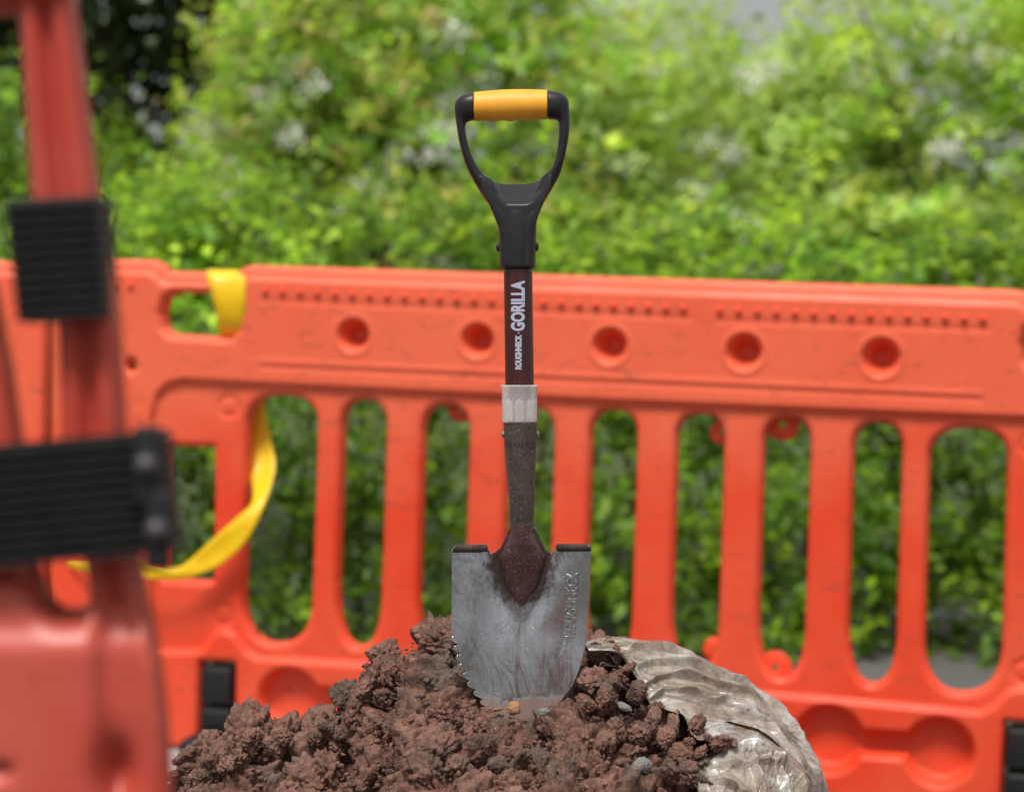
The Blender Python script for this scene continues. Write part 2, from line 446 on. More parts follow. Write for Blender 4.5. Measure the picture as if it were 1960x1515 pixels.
# leaves: the leaf's own colour sits in an attribute
def leaf_mat(name, transl=0.35, rough=0.45):
    mt, nt, b = mat_new(name)
    at = N(nt, 'ShaderNodeAttribute', attribute_name='tint')
    nt.links.new(at.outputs['Color'], b.inputs['Base Color']); b.inputs['Roughness'].default_value = rough
    b.inputs['Specular IOR Level'].default_value = 0.3
    tr = N(nt, 'ShaderNodeBsdfTranslucent')
    nt.links.new(mixc(nt, 0.5, at.outputs['Color'], (0.50, 0.66, 0.05), 'MIX'), tr.inputs[0])
    g = N(nt, 'ShaderNodeMixShader'); g.inputs[0].default_value = transl
    nt.links.new(b.outputs[0], g.inputs[1]); nt.links.new(tr.outputs[0], g.inputs[2])
    nt.links.new(g.outputs[0], nt.nodes['Material Output'].inputs[0])
    return mt
M['leaf'] = leaf_mat('leaf', 0.46)
M['leaf_shaded'] = leaf_mat('shaded_leaf', 0.08, 0.35)  # for the upper left tree, whose shade is put into its leaf colours
M['bark'] = simple('bark', (0.10, 0.075, 0.055), 0.9, var=0.4, scale=20, bmp=0.5, bscale=60)
M['petal'] = simple('white_blossom', (0.72, 0.72, 0.64), 0.6, var=0.08, scale=30)

# ground
mt, nt, b = mat_new('tarmac')
c = ramp(nt, noise(nt, 120, 5, 0.7), [(0.3, (0.065, 0.063, 0.06)), (0.7, (0.12, 0.115, 0.11))])
c = mixc(nt, ramp(nt, noise(nt, 2.2, 5), [(0.45, (0,) * 3), (0.7, (0.5,) * 3)]), c, (0.16, 0.13, 0.10))
nt.links.new(c, b.inputs['Base Color']); b.inputs['Roughness'].default_value = 0.9
bump(nt, b, noise(nt, 180, 4), 0.5, 0.004)
M['tarmac'] = mt
M['concrete'] = simple('pale_concrete', (0.34, 0.35, 0.345), 0.85, var=0.22, scale=7, bmp=0.4, bscale=120)
M['verge'] = simple('dark_earth_verge', (0.045, 0.065, 0.02), 0.95, var=0.4, scale=9, bmp=0.6, bscale=60)

# ------------------------------------------------------------------ ground
def sheet(name, pts, z, mat):
    bm = bmesh.new()
    bm.faces.new([bm.verts.new((x, y, z)) for x, y in pts])
    o = obj(name, bm_mesh(name, bm, mat, False)); o['kind'] = 'structure'
    return o
sheet('ground', [(-400, -400), (400, -400), (400, 400), (-400, 400)], 0.0, M['tarmac'])
sheet('pavement', [(-9, 4.55), (-0.45, 4.55), (-0.45, 5.5), (-9, 5.75)], 0.004, M['concrete'])
# earth bank that the shrubs grow from, behind the hedge foot
bx = np.linspace(-9, 9, 90); by = np.linspace(6.95, 18, 40)
X, Y = np.meshgrid(bx, by)
Z = 0.8 * smooth(7.0, 11, Y) + 0.06 * fbm(np.stack([X.ravel() * 1.2, Y.ravel() * 1.2, X.ravel() * 0], -1)).reshape(X.shape) - 0.06 * (1 - smooth(6.9, 7.3, Y))
bank = obj('earth_bank', mesh_np('earth_bank', np.stack([X, Y, Z], -1).reshape(-1, 3), grid_faces(40, 90), M['verge']))
bank['kind'] = 'structure'
def bank_z(x, y): return float(0.8 * smooth(7.0, 11, np.array(y)))

# ------------------------------------------------------------------ barrier
PSI = R(14.6)
BP = P(1195, 900, 4.70)
BU = np.array([math.cos(PSI), -math.sin(PSI), 0.0]); BN = np.array([math.sin(PSI), math.cos(PSI), 0.0])   # along, away from the camera
def plane_pt(x, y):
    d = P(x, y, 1.0) - CAM
    return CAM + d * (np.dot(BP - CAM, BN) / np.dot(d, BN))
B0 = plane_pt(107, 900); B0[2] = 0.0
def uv(x, y):
    q = plane_pt(x, y) - B0
    return np.array([np.dot(q, BU), q[2]])
UC = uv(1176, 900)[0]; UW = 2 * UC
PXM = 1 / 990.0                                                        # a photo pixel at the barrier, in metres
def uvs(pts): return np.array([uv(*p) for p in pts])
def mir(pts): q = np.asarray(pts).copy(); q[:, 0] = UW - q[:, 0]; return q[::-1]

def slot(xl, xr, top, bot, ht, hb, n=2.4):
    c, w = (xl + xr) / 2, (xr - xl) / 2
    pts = []
    for k in range(25):
        a = math.pi * k / 24; ca, sa = math.cos(a), math.sin(a)
        pts.append((c + w * abs(ca) ** (2 / n) * (1 if ca > 0 else -1), top + ht - ht * sa ** (2 / n)))
    for k in range(25):
        a = math.pi * k / 24; ca, sa = math.cos(a), math.sin(a)
        lean = -10.0
        pts.append((c + lean - w * abs(ca) ** (2 / n) * (1 if ca > 0 else -1), bot - hb + hb * sa ** (2 / n)))
    return uvs(pts)
def circ(x, y, r, n=28): 
    c = uv(x, y); rr = r * PXM
    return np.array([(c[0] + rr * math.cos(t), c[1] + rr * math.sin(t)) for t in np.linspace(0, 2 * math.pi, n, endpoint=False)])

SLOTS = [slot(482, 611, 756, 1227, 58, 95), slot(662, 743, 765, 1232, 55, 120), slot(816, 901, 775, 1246, 55, 120),
         slot(977, 1063, 780, 1256, 55, 120), slot(1136, 1221, 784, 1268, 55, 120), slot(1300, 1387, 792, 1280, 55, 120),
         slot(1466, 1552, 799, 1292, 55, 120), slot(1637, 1727, 808, 1304, 55, 120), slot(1782, 1928, 819, 1320, 60, 100)]
rect_hole = uvs([(324, 853), (415, 855), (413, 1109), (322, 1105)])
handle_hole = uvs([(320, 598), (328, 572), (345, 560), (448, 563), (466, 576), (471, 600), (466, 630), (450, 645), (340, 638), (325, 626)])
foot_hole = uvs([(396, 1264), (457, 1266), (455, 1480), (392, 1480)])
HOLES = SLOTS + [rect_hole, mir(rect_hole), handle_hole, mir(handle_hole), foot_hole, mir(foot_hole), circ(262, 698, 8, 12), mir(circ(262, 698, 8, 12))]
VB = uv(300, 1424)[1]
left_out = [(104, 1424), (108, 545), (122, 505), (145, 495), (304, 497), (322, 508), (332, 519), (455, 521), (468, 512), (484, 507)]
lo = uvs(left_out); lo[0] = (0.0, VB); lo[1, 0] = 0.0
outer = np.vstack([lo, mir(lo)])
rl = uvs([(302, 1244), (300, 1100), (300, 800), (312, 752), (332, 732), (362, 724), (700, 741), (1176, 764)])
rb = uvs([(1176, 1300), (800, 1274), (500, 1256), (478, 1240), (458, 1212), (440, 1203), (424, 1207), (408, 1232), (392, 1244)])
field = np.vstack([rl, mir(rl), mir(rb)[:0], mir(rb)[::1][:0]])
field = np.vstack([rl, mir(rl)[1:], mir(rb)[:-1], rb])

def barrier_mesh(name, mat, step=0.004):
    nu, nv = int(UW / step) + 5, int((outer[:, 1].max() - VB) / step) + 5
    gu = np.linspace(-2 * step, UW + 2 * step, nu); gv = np.linspace(VB - 2 * step, outer[:, 1].max() + 2 * step, nv)
    U, V = np.meshgrid(gu, gv); pts = np.stack([U.ravel(), V.ravel()], -1)
    D = -sdf_poly(pts, outer)
    for h in HOLES:
        lo_, hi_ = h.min(0) - 0.09, h.max(0) + 0.09
        k = np.where((pts > lo_).all(1) & (pts < hi_).all(1))[0]
        D[k] = np.minimum(D[k], sdf_poly(pts[k], h))
    D2 = D.reshape(U.shape)
    gy, gx = np.gradient(D2, gv, gu)
    gl = np.sqrt(gx ** 2 + gy ** 2) + 1e-9
    near = (D2 < 0.35 * step) & (D2 > -0.9 * step)
    px = np.where(near, U - gx / gl * D2, U); py = np.where(near, V - gy / gl * D2, V)
    d = np.where(near, 0, np.maximum(D2, 0)).ravel()
    q = np.stack([px.ravel(), py.ravel()], -1)
    df = sdf_poly(q, field)
    h = 0.036 - 0.013 * smooth(0.004, -0.006, df)
    # moulded recesses of the bottom rail
    rec = np.full(len(q), 9.0)
    def cap(x0, y0, x1, y1, r):
        a, b = uv(x0, y0), uv(x1, y1); e = b - a
        for fl in (False, True):
            qq = q.copy()
            if fl: qq[:, 0] = UW - qq[:, 0]
            t = np.clip(((qq - a) @ e) / (e @ e + 1e-12), 0, 1)
            rec[:] = np.minimum(rec, np.linalg.norm(qq - a - t[:, None] * e, axis=1) - r * PXM)
    cap(1800, 1432, 1801, 1432, 62); cap(1590, 1408, 1591, 1408, 62); cap(1176, 1385, 1800, 1424, 22); cap(1390, 1398, 1391, 1398, 58)
    h -= 0.040 * smooth(0.008, -0.012, rec)
    # cups in the top band
    for x, y, r in ((687, 640, 33), (923, 650, 33), (1175, 660, 34), (1430, 672, 35), (1690, 682, 36)):
        c = uv(x, y); rr = np.linalg.norm(q - c, axis=1) / PXM
        h -= 0.058 * smooth(r + 3, r * 0.30, rr); h += 0.0025 * np.exp(-((rr - r - 4) / 5) ** 2)
    for x, y in ((445, 776), (435, 1172)):
        c = uv(x, y)
        for fl in (False, True):
            cc = np.array([UW - c[0], c[1]]) if fl else c
            rr = np.linalg.norm(q - cc, axis=1) / PXM
            h -= 0.004 * np.exp(-((rr - 19) / 4.5) ** 2)
    # fine moulded lines
    for (x0, y0, x1, y1, s) in ((512, 690, 1880, 752, .0022), (512, 700, 1880, 762, -.0022), (515, 574, 1325, 607, -.0022), (1378, 612, 1893, 629, -.0022)):
        a, b = uv(x0, y0), uv(x1, y1); e = b - a
        t = np.clip(((q - a) @ e) / (e @ e), 0, 1)
        h += s * np.exp(-(np.linalg.norm(q - a - t[:, None] * e, axis=1) / 0.0045) ** 2)
    # shoulder along the top edge
    dtop = -sdf_poly(q, outer)
    top_w = smooth(uv(700, 640)[1], uv(700, 600)[1], q[:, 1])
    h -= top_w * 0.010 * smooth(0.032, 0.020, dtop)
    RR = 0.017
    e = np.sqrt(np.clip(1 - (1 - np.clip(d / RR, 0, 1)) ** 2.6, 0, 1))
    hf = h * e; hb = 0.030 * e
    fr = np.stack([q[:, 0], -hf, q[:, 1]], -1); bk = np.stack([q[:, 0], hb, q[:, 1]], -1)
    keep = (D2 > -0.9 * step)
    g = grid_faces(nv, nu)
    ok = keep.ravel()[g].all(1)
    mid = D2.ravel()[g].mean(1) > -0.25 * step
    g = g[ok & mid]
    v = np.vstack([fr, bk]); fcs = np.vstack([g, g[:, ::-1] + len(fr)])
    used = np.unique(fcs); rem = np.zeros(len(v), np.int64); rem[used] = np.arange(len(used))
    return mesh_np(name, v[used], rem[fcs], mat)

def bxform(): 
    mm = Matrix.Rotation(-PSI, 4, 'Z'); mm.translation = Vector(B0); return mm

barrier = empty('safety_barrier', bxform())
tag(barrier, 'long orange plastic safety barrier with slots, directly behind the shovel', 'barrier', 'orange safety barriers around the dig')
panel = obj('panel', barrier_mesh('panel', M['orange']), barrier)

def dome(r, h, seg=10, rings=4):
    rg = []
    for i in range(rings + 1):
        t = math.pi / 2 * i / rings
        rg.append([(r * math.cos(t) * math.cos(a) if i < rings else 1e-5 * math.cos(a), -h * math.sin(t), r * math.cos(t) * math.sin(a) if i < rings else 1e-5 * math.sin(a)) for a in np.linspace(0, 2 * math.pi, seg, endpoint=False)])
    return loft(rg, False)
v, fc = dome(0.0074, 0.0100); stud_me = mesh_np('stud', v, fc, M['orange'])
studs = [(520 + 33.1 * i, 556 + 33.1 * i * 0.0425) for i in range(25)] + [(1384 + 35.7 * i, 593 + 35.7 * i * 0.034) for i in range(15)] + [(232, 545), (264, 546)]
for x, y in studs:
    c = uv(x, y); o = obj('stud', stud_me, panel); o.location = (c[0], -0.0345, c[1])

def ring_tab(ro, ri, th, n=20, stretch=(1, 1)):
    rg = []
    for r, y in ((ri, -th), (ro * 0.94, -th), (ro, -th * 0.6), (ro, th * 0.6), (ro * 0.94, th), (ri, th), (ri, -th)):
        rg.append([(r * math.cos(a) * (stretch[0] if r != ri else 1), y, r * math.sin(a) * (stretch[1] if r != ri else 1)) for a in np.linspace(0, 2 * math.pi, n, endpoint=False)])
    return loft(rg, False)
v, fc = ring_tab(0.026, 0.0055, 0.004); lug_me = mesh_np('lug', v, fc, M['orange'])
for x, y, s in ((880, 783, 1.0), (1380, 828, 0.9), (1497, 812, 1.25), (1367, 1243, 0.9), (1482, 1278, 1.25)):
    c = uv(x, y); o = obj('lug', lug_me, barrier); o.location = (c[0], 0.012, c[1]); o.scale = (s, 1, s)

def bevel_box(sx, sy, sz, bev=0.006, seg=3):
    bm = bmesh.new(); bmesh.ops.create_cube(bm, size=1)
    bmesh.ops.scale(bm, vec=(sx, sy, sz), verts=bm.verts)
    bmesh.ops.bevel(bm, geom=bm.edges[:], offset=bev, segments=seg, affect='EDGES', profile=0.6)
    return bm
# rubber foot: a long low block across the barrier, with two stacked keys that rise into the notch
def foot(parent, flip):
    a, b = uv(396, 1264), uv(456, 1420)
    cx = (a[0] + b[0]) / 2; w = (b[0] - a[0]) - 0.006
    if flip: cx = UW - cx
    bm = bevel_box(w * 1.05, 0.30, 0.05, 0.012); bmesh.ops.translate(bm, vec=(cx, 0.0, 0.0262), verts=bm.verts)
    ft = obj('foot', bm_mesh('foot', bm, M['black_rubber']), parent)
    z1, z2, z3 = uv(425, 1270)[1], uv(425, 1343)[1], uv(425, 1349)[1]
    for zt, zb in ((z1, z2), (z3, 0.05)):
        bm = bevel_box(w, 0.075, zt - zb, 0.010); bmesh.ops.translate(bm, vec=(cx, -0.004, (zt + zb) / 2), verts=bm.verts)
        obj('foot_block', bm_mesh('foot_block', bm, M['black_rubber']), ft)
foot(barrier, False); foot(barrier, True)
# black joining clip with bolt at the left end
c = uv(134, 1112)
bm = bevel_box(0.060, 0.05, 0.075, 0.006); bmesh.ops.translate(bm, vec=(c[0] - 0.005, 0.01, c[1]), verts=bm.verts)
clip = obj('joining_clip', bm_mesh('joining_clip', bm, M['black_rubber']), barrier)
v, fc = dome(0.009, 0.008); o = obj('bolt', mesh_np('bolt', v, fc, M['grey_bolt']), clip); o.location = (c[0] + 0.014, -0.016, c[1] + 0.01)

def copy_tree(o, parent=None):
    c = o.copy(); COL.objects.link(c)
    if parent is not None: c.parent = parent
    for ch in list(o.children): copy_tree(ch, c)
    return c
second = copy_tree(barrier)
PSI2 = R(9.0)
end = P(97, 900, 5.12); end[2] = -0.012
mm = Matrix.Rotation(-PSI2, 4, 'Z')
mm.translation = Vector(end) - mm.to_3x3() @ Vector((UW, 0, 0))
second.matrix_world = mm
tag(second, 'orange barrier whose end shows left of the seam, behind the near black clips', 'barrier', 'orange safety barriers around the dig')

# ------------------------------------------------------------------ yellow tape
TAPE = [((402, 560), (466, 562), 0.045), ((399, 530), (468, 531), 0.030), ((397, 516), (470, 518), -0.004), ((396, 530), (470, 534), -0.040), ((409, 578), (471, 588), -0.044),
        ((421, 632), (468, 640), -0.020), ((428, 668), (468, 668), 0.050), ((474, 735), (505, 732), 0.052), ((489, 772), (506, 770), 0.050),
        ((482, 840), (518, 838), 0.040), ((480, 900), (527, 890), 0.015), ((483, 958), (514, 945), -0.035), ((452, 992), (492, 1000), -0.065), ((408, 1030), (466, 1042), -0.075),
        ((362, 1072), (416, 1084), -0.080), ((336, 1086), (352, 1108), -0.085), ((300, 1080), (300, 1108), -0.095), ((262, 1073), (262, 1107), -0.10), ((190, 1072), (190, 1098), -0.09), ((128, 1070), (136, 1086), -0.05)]
def bar_depth(x, y, off):
    q = plane_pt(x, y) + BN * off
    d = np.dot(q - CAM, FWD)
    return P(x, y, d)
Lp = spline([bar_depth(*l, o) for l, r, o in TAPE], 160); Rp = spline([bar_depth(*r, o + 0.004) for l, r, o in TAPE], 160)
rows = []
for i in range(160):
    for k in range(7):
        t = k / 6; p = lerp(Lp[i], Rp[i], t); p = p - BN * 0.004 * math.sin(math.pi * t) * math.sin(i * 0.21)
        rows.append(p)
tp0 = np.array(rows).mean(0)
tape = obj('barrier_tape', mesh_np('barrier_tape', np.array(rows) - tp0, grid_faces(160, 7), M['tape'])); tape.location = tp0
sol = tape.modifiers.new('t', 'SOLIDIFY'); sol.thickness = 0.0008
tag(tape, 'loose yellow plastic tape looped over the barrier handle and trailing left', 'tape')

# ------------------------------------------------------------------ camera-facing frames for things built from their front view
def frame_at(x, y, d):
    mm = Matrix.Identity(4); o = P(x, y, d)
    for i in range(3):
        mm[i][0], mm[i][1], mm[i][2], mm[i][3] = RIGHT[i], FWD[i], UP[i], o[i]
    return mm

# ------------------------------------------------------------------ near barrier end at the left
ND = 1.25; NS = F / ND
def nl(x, y, dep=0.0): return ((x - 150) / NS, dep, (1000 - y) / NS)
near = empty('barrier_post', frame_at(150, 1000, ND))
tag(near, 'faded red barrier end with black ribbed clamps, close to the camera at left', 'barrier post')
def near_loft(name, stations, depth, mat, groove=0.4, rib=0.0, n=96, power=2.0, parent=near, k=48, groove_w=0.30, gc=0.0, tw=0.0):
    ys = np.array([s[0] for s in stations]); xl = np.array([s[1] for s in stations]); xr = np.array([s[2] for s in stations])
    rings = []
    for y in np.linspace(ys[0], ys[-1], n):
        a, b_ = interp(ys, xl, y), interp(ys, xr, y); cx, hw = (a + b_) / 2, (b_ - a) / 2
        rr = 1 + rib * math.cos(2 * math.pi * y / 21.0)
        ring = []
        for t in np.linspace(0, 2 * math.pi, k, endpoint=False):
            ct, st = math.cos(t), math.sin(t)
            ex = abs(ct) ** (2 / power) * (1 if ct > 0 else -1); ey = abs(st) ** (2 / power) * (1 if st > 0 else -1)
            dp = depth * ey * (1 + 3 * rib * math.cos(2 * math.pi * y / 21.0))
            if ey < 0: dp *= 1 - groove * math.exp(-((ex - gc) / groove_w) ** 2)
            ring.append(nl(cx + hw * ex * rr, y + tw * ex * hw, dp * rr))
        rings.append(ring)
    v, fc = loft(rings)
    return obj(name, mesh_np(name, v, fc, mat), parent)
post = near_loft('post', [(-160, 18, 130), (30, 40, 149), (200, 51, 170), (385, 63, 193), (500, 90, 214), (620, 112, 232), (840, 122, 243), (1080, 165, 272), (1135, 176, 284), (1200, 176, 296)], 0.019, M['orange_near'], 0.62, power=2.4)
arm = near_loft('side_post', [(380, -115, -60), (560, -80, -6), (700, -66, 24), (860, -48, 46), (1080, -30, 75), (1140, -30, 98)], 0.018, M['orange_near'], 0.3, power=2.4)
# overhanging top rail (seen from below)
rg = []
for x in np.linspace(-420, 152, 30):
    e = min(1.0, ((152 - x) / 18 + 0.05)) ** 0.5
    rg.append([nl(x, -55 - 78 * e * math.sin(t) + (8 if x < 20 else 0), 0.028 * e * math.cos(t)) for t in np.linspace(0, 2 * math.pi, 24, endpoint=False)])
v, fc = loft(rg); obj('top_rail', mesh_np('top_rail', v, fc, M['orange_near']), near)
# hollow body below
body_poly = [(-420, 1082), (40, 1082), (66, 1090), (86, 1116), (104, 1148), (128, 1162), (165, 1160), (176, 1140), (200, 1128), (262, 1126), (284, 1136), (296, 1180), (308, 1240), (320, 1320), (328, 1420), (333, 1520), (338, 1700), (345, 2200), (352, 2700), (-420, 2700)]
bp = np.array([((x - 150) / NS, (1000 - y) / NS) for x, y in body_poly])
st_ = 0.0035
gu = np.arange(bp[:, 0].min() - 2 * st_, bp[:, 0].max() + 3 * st_, st_); gv = np.arange(bp[:, 1].min() - 2 * st_, bp[:, 1].max() + 3 * st_, st_)
U, V = np.meshgrid(gu, gv); pts = np.stack([U.ravel(), V.ravel()], -1); D2 = (-sdf_poly(pts, bp)).reshape(U.shape)
gy, gx = np.gradient(D2, gv, gu); gl = np.hypot(gx, gy) + 1e-9
nr = (D2 < 0.35 * st_) & (D2 > -0.9 * st_)
qx = np.where(nr, U - gx / gl * D2, U); qy = np.where(nr, V - gy / gl * D2, V); d = np.where(nr, 0, np.maximum(D2, 0))
e = np.sqrt(np.clip(1 - (1 - np.clip(d / 0.014, 0, 1)) ** 2, 0, 1))
pxx = qx * NS + 150; pyy = 1000 - qy * NS
hh = 0.030 - 0.010 * smooth(190, 215, pxx - (pyy - 1200) * 0.03) + 0.010 * smooth(262, 285, pxx - (pyy - 1180) * 0.13) - 0.006 * smooth(1240, 1180, pyy)
hh -= 0.016 * np.exp(-(((pxx - 232) / 34) ** 2 + ((pyy - 1470) / 60) ** 2))
hh -= 0.008 * smooth(1440, 1452, pyy) * smooth(1475, 1463, pyy) * smooth(50, 40, pxx)
fr = np.stack([qx, -hh * e, qy], -1).reshape(-1, 3); bk = np.stack([qx, 0.026 * e, qy], -1).reshape(-1, 3)
g = grid_faces(len(gv), len(gu)); ok = (D2 > -0.9 * st_).ravel()[g].all(1) & (D2.ravel()[g].mean(1) > -0.25 * st_); g = g[ok]
v = np.vstack([fr, bk]); fcs = np.vstack([g, g[:, ::-1] + len(fr)]); used = np.unique(fcs); rem = np.zeros(len(v), np.int64); rem[used] = np.arange(len(used))
obj('body', mesh_np('body', v[used], rem[fcs], M['orange_near']), near)
cl1 = near_loft('clamp', [(388, 24, 204), (500, 36, 213), (612, 48, 221)], 0.032, M['black_rubber'], 0.30, 0.018, 260, 6.0, groove_w=0.05, gc=-0.22, tw=-0.06)
cl2 = near_loft('clamp', [(848, -260, 318), (960, -250, 330), (1072, -240, 340)], 0.036, M['black_rubber'], 0.35, 0.020, 260, 7.0, groove_w=0.035, gc=0.38, tw=-0.09, k=96)
v, fc = dome(0.0062, 0.006, 14, 6); bolt_me = mesh_np('bolt', v, fc, M['grey_bolt'])
for x, y in ((302, 886), (322, 1006)):
    bm = bevel_box(0.013, 0.012, 0.040, 0.003); o = obj('clamp_lug', bm_mesh('clamp_lug', bm, M['black_rubber']), cl2); o.location = nl(x, y, -0.036)
    o = obj('bolt', bolt_me, cl2); o.location = nl(x, y, -0.042)

# ------------------------------------------------------------------ shovel
SD = 2.46; SS = F / SD
def sx(x): return (x - 995) / SS
def sz(y): return (1345 - y) / SS
shovel = empty('shovel', frame_at(995, 1345, SD))
tag(shovel, 'short steel shovel with yellow and black handle standing upright in the soil', 'shovel')

# D handle: swept arms, web and neck fused into one skin
OL = [(907, 177), (888, 181), (875, 190), (870, 204), (872, 227), (879, 272), (890, 312), (906, 346), (927, 380), (942, 401), (952, 428), (955, 457), (956, 512)]
IL = [(907, 231), (899, 232), (893, 236), (891, 243), (892, 255), (897, 277), (909, 309), (927, 335), (946, 348), (962, 400), (975, 430), (982, 457), (985, 512)]
OR = [(1048, 173), (1071, 177), (1084, 186), (1089, 201), (1090, 246), (1083, 293), (1072, 333), (1051, 372), (1035, 396), (1028, 420), (1026, 457), (1025, 512)]
IR = [(1048, 228), (1062, 229), (1068, 233), (1070, 246), (1066, 288), (1056, 322), (1035, 342), (1020, 380), (1010, 410), (1004, 430), (1000, 457), (998, 512)]
def arm_rings(o, i, n=70):
    A = spline(o, n); B = spline(i, n); rg = []
    for j in range(n):
        t = j / (n - 1); dep = lerp(0.0150, 0.0105, smooth(0.0, 0.30, t)) if t < .5 else lerp(0.0105, 0.017, smooth(0.55, 0.8, t))
        c = (A[j] + B[j]) / 2; h = (B[j] - A[j]) / 2
        ring = []
        for a in np.linspace(0, 2 * math.pi, 28, endpoint=False):
            ca, sa = math.cos(a), math.sin(a)
            ex = abs(ca) ** 0.85 * (1 if ca > 0 else -1); ey = abs(sa) ** 0.85 * (1 if sa > 0 else -1)
            p = c + h * ex
            ring.append((sx(p[0]), dep * ey, sz(p[1])))
        rg.append(ring)
    return rg
pieces = [loft(arm_rings(OL, IL)), loft(arm_rings(OR, IR))]
# web between the arms, its upper face sloping down towards the viewer
xs = np.linspace(922, 1054, 60); rg = []
for x in xs:
    back = interp([905, 927, 946, 966, 990, 1012, 1035, 1050, 1066], [312, 335, 346, 349.5, 350, 348.5, 342, 331, 312], x)
    front = interp([905, 925, 945, 960, 970, 1008, 1020, 1035, 1052, 1066], [322, 343, 370, 387, 393, 393, 386, 368, 342, 318], x)
    low = interp([905, 927, 942, 960, 1018, 1035, 1052, 1066], [330, 372, 404, 450, 450, 400, 364, 330], x)
    low = max(low, front + 4)
    rg.append([(sx(x), 0.0135, sz(back)), (sx(x), -0.001, sz(lerp(back, front, 0.55))), (sx(x), -0.0148, sz(front)), (sx(x), -0.0155, sz(front + 4)), (sx(x), -0.0165, sz(low)), (sx(x), 0.0165, sz(low)), (sx(x), 0.0148, sz(back + 5))])
pieces.append(loft(rg))
# neck
rg = []
for y, xl, xr, dp in ((396, 944, 1033, .0150), (410, 947, 1030, .0165), (430, 952.5, 1027, .0175), (457, 955, 1026, .0182), (500, 956, 1025, .0184), (510, 956.3, 1024.7, .0184), (513, 957.5, 1023.5, .0178), (515, 960, 1021, .0165)):
    c, hw = (xl + xr) / 2, (xr - xl) / 2
    rg.append([(sx(c + hw * math.cos(a)), dp * math.sin(a), sz(y)) for a in np.linspace(0, 2 * math.pi, 48, endpoint=False)])
pieces.append(loft(rg))
v, fc = merge(pieces)
tmp = obj('tmp', mesh_np('tmp', v, fc))
rm = tmp.modifiers.new('r', 'REMESH'); rm.mode = 'VOXEL'; rm.voxel_size = 0.00075
sm_ = tmp.modifiers.new('s', 'SMOOTH'); sm_.iterations = 12; sm_.factor = 0.5
dg = bpy.context.evaluated_depsgraph_get()
me = bpy.data.meshes.new_from_object(tmp.evaluated_get(dg)); me.name = 'handle'
bpy.data.objects.remove(tmp)
me.materials.clear(); me.materials.append(M['handle'])
me.polygons.foreach_set('use_smooth', np.ones(len(me.polygons), dtype=bool))
handle = obj('handle', me, shovel)
# yellow grip
rg = []
for x in np.linspace(907, 1047.5, 120):
    t = (x - 907) / 140.5
    top = lerp(177, 173, t) - 3.2 * math.sin(math.pi * t); bot = lerp(231, 227.5, t) + 1.5 * math.sin(math.pi * t)
    wob = 1.5 * math.sin(2 * math.pi * (t * 4.3 + 0.1)) * smooth(0.05, 0.2, t) * smooth(0.97, 0.8, t)
    ed = 1.0 - 0.9 * (1 - min(1, min(t, 1 - t) / 0.008)) * 0.06
    c, h = (top + bot) / 2, (bot - top) / 2 * ed + 0.4
    ring = []
    for a in np.linspace(0, 2 * math.pi, 56, endpoint=False):
        low = max(0, -math.sin(a)) ** 3
        ring.append((sx(x), (h + 0.4) / SS * math.cos(a), sz(c - (h + wob * low) * math.sin(a))))
    rg.append(ring)
v, fc = loft(rg); obj('grip', mesh_np('grip', v, fc, M['grip']), shovel)
# shaft
rg = []
for y in np.linspace(512, 812, 40):
    c = lerp(991.5, 994.5, (y - 515) / 225.0)
    rg.append([(sx(c) + 27.6 / SS * math.cos(a), 27.6 / SS * math.sin(a), sz(y)) for a in np.linspace(0, 2 * math.pi, 64, endpoint=False)])
v, fc = loft(rg); shaft = obj('shaft', mesh_np('shaft', v, fc, M['shaft']), shovel)

def text_mesh(body, bold=0.0, extrude=0.0, bevel=0.0, spacing=1.0):
    cu = bpy.data.curves.new('t', 'FONT'); cu.body = body; cu.offset = bold; cu.extrude = extrude
    cu.bevel_depth = bevel; cu.bevel_resolution = 1; cu.resolution_u = 6; cu.space_character = spacing
    o = bpy.data.objects.new('t', cu); COL.objects.link(o)
    me = bpy.data.meshes.new_from_object(o.evaluated_get(bpy.context.evaluated_depsgraph_get()))
    bpy.data.objects.remove(o)
    bm = bmesh.new(); bm.from_mesh(me); bpy.data.meshes.remove(me)
    xs = [v.co.x for v in bm.verts]; ys = [v.co.y for v in bm.verts]
    x0, x1, y0, y1 = min(xs), max(xs), min(ys), max(ys)
    for v in bm.verts: v.co.x = (v.co.x - x0) / (x1 - x0); v.co.y = (v.co.y - y0) / (y1 - y0)
    return bm
def cut(bm, nx, ny):
    for n_, no in ((nx, (1, 0, 0)), (ny, (0, 1, 0))):
        for k in range(1, n_):
            co = [0, 0, 0]; co[0 if no[0] else 1] = k / n_
            bmesh.ops.bisect_plane(bm, geom=bm.verts[:] + bm.edges[:] + bm.faces[:], plane_co=co, plane_no=no)
# print on the shaft, read from bottom to top
def shaft_text(body, ytop, ybot, xl, xr, bold, zoff=0.00018):
    bm = text_mesh(body, bold); cut(bm, 1, 8)
    for v in bm.verts:
        a, b_ = v.co.x, v.co.y
        y = lerp(ybot, ytop, a); x = lerp(xr, xl, b_)
        c = lerp(991.5, 994.5, (y - 515) / 225.0)
        th = math.asin(max(-0.98, min(0.98, (x - c) / 27.6)))
        r = 27.6 / SS + zoff
        v.co = (sx(c) + r * math.sin(th), -r * math.cos(th), sz(y))
    o = obj('lettering', bm_mesh('lettering', bm, M['print'], False), shaft)
    return o
shaft_text('GORILLA', 538, 634, 978, 1004.5, 0.045)
shaft_text('ROUGHNECK', 641, 707, 986, 998.5, 0.06)
shaft_text('.', 636.5, 639, 991, 994, 0.0)

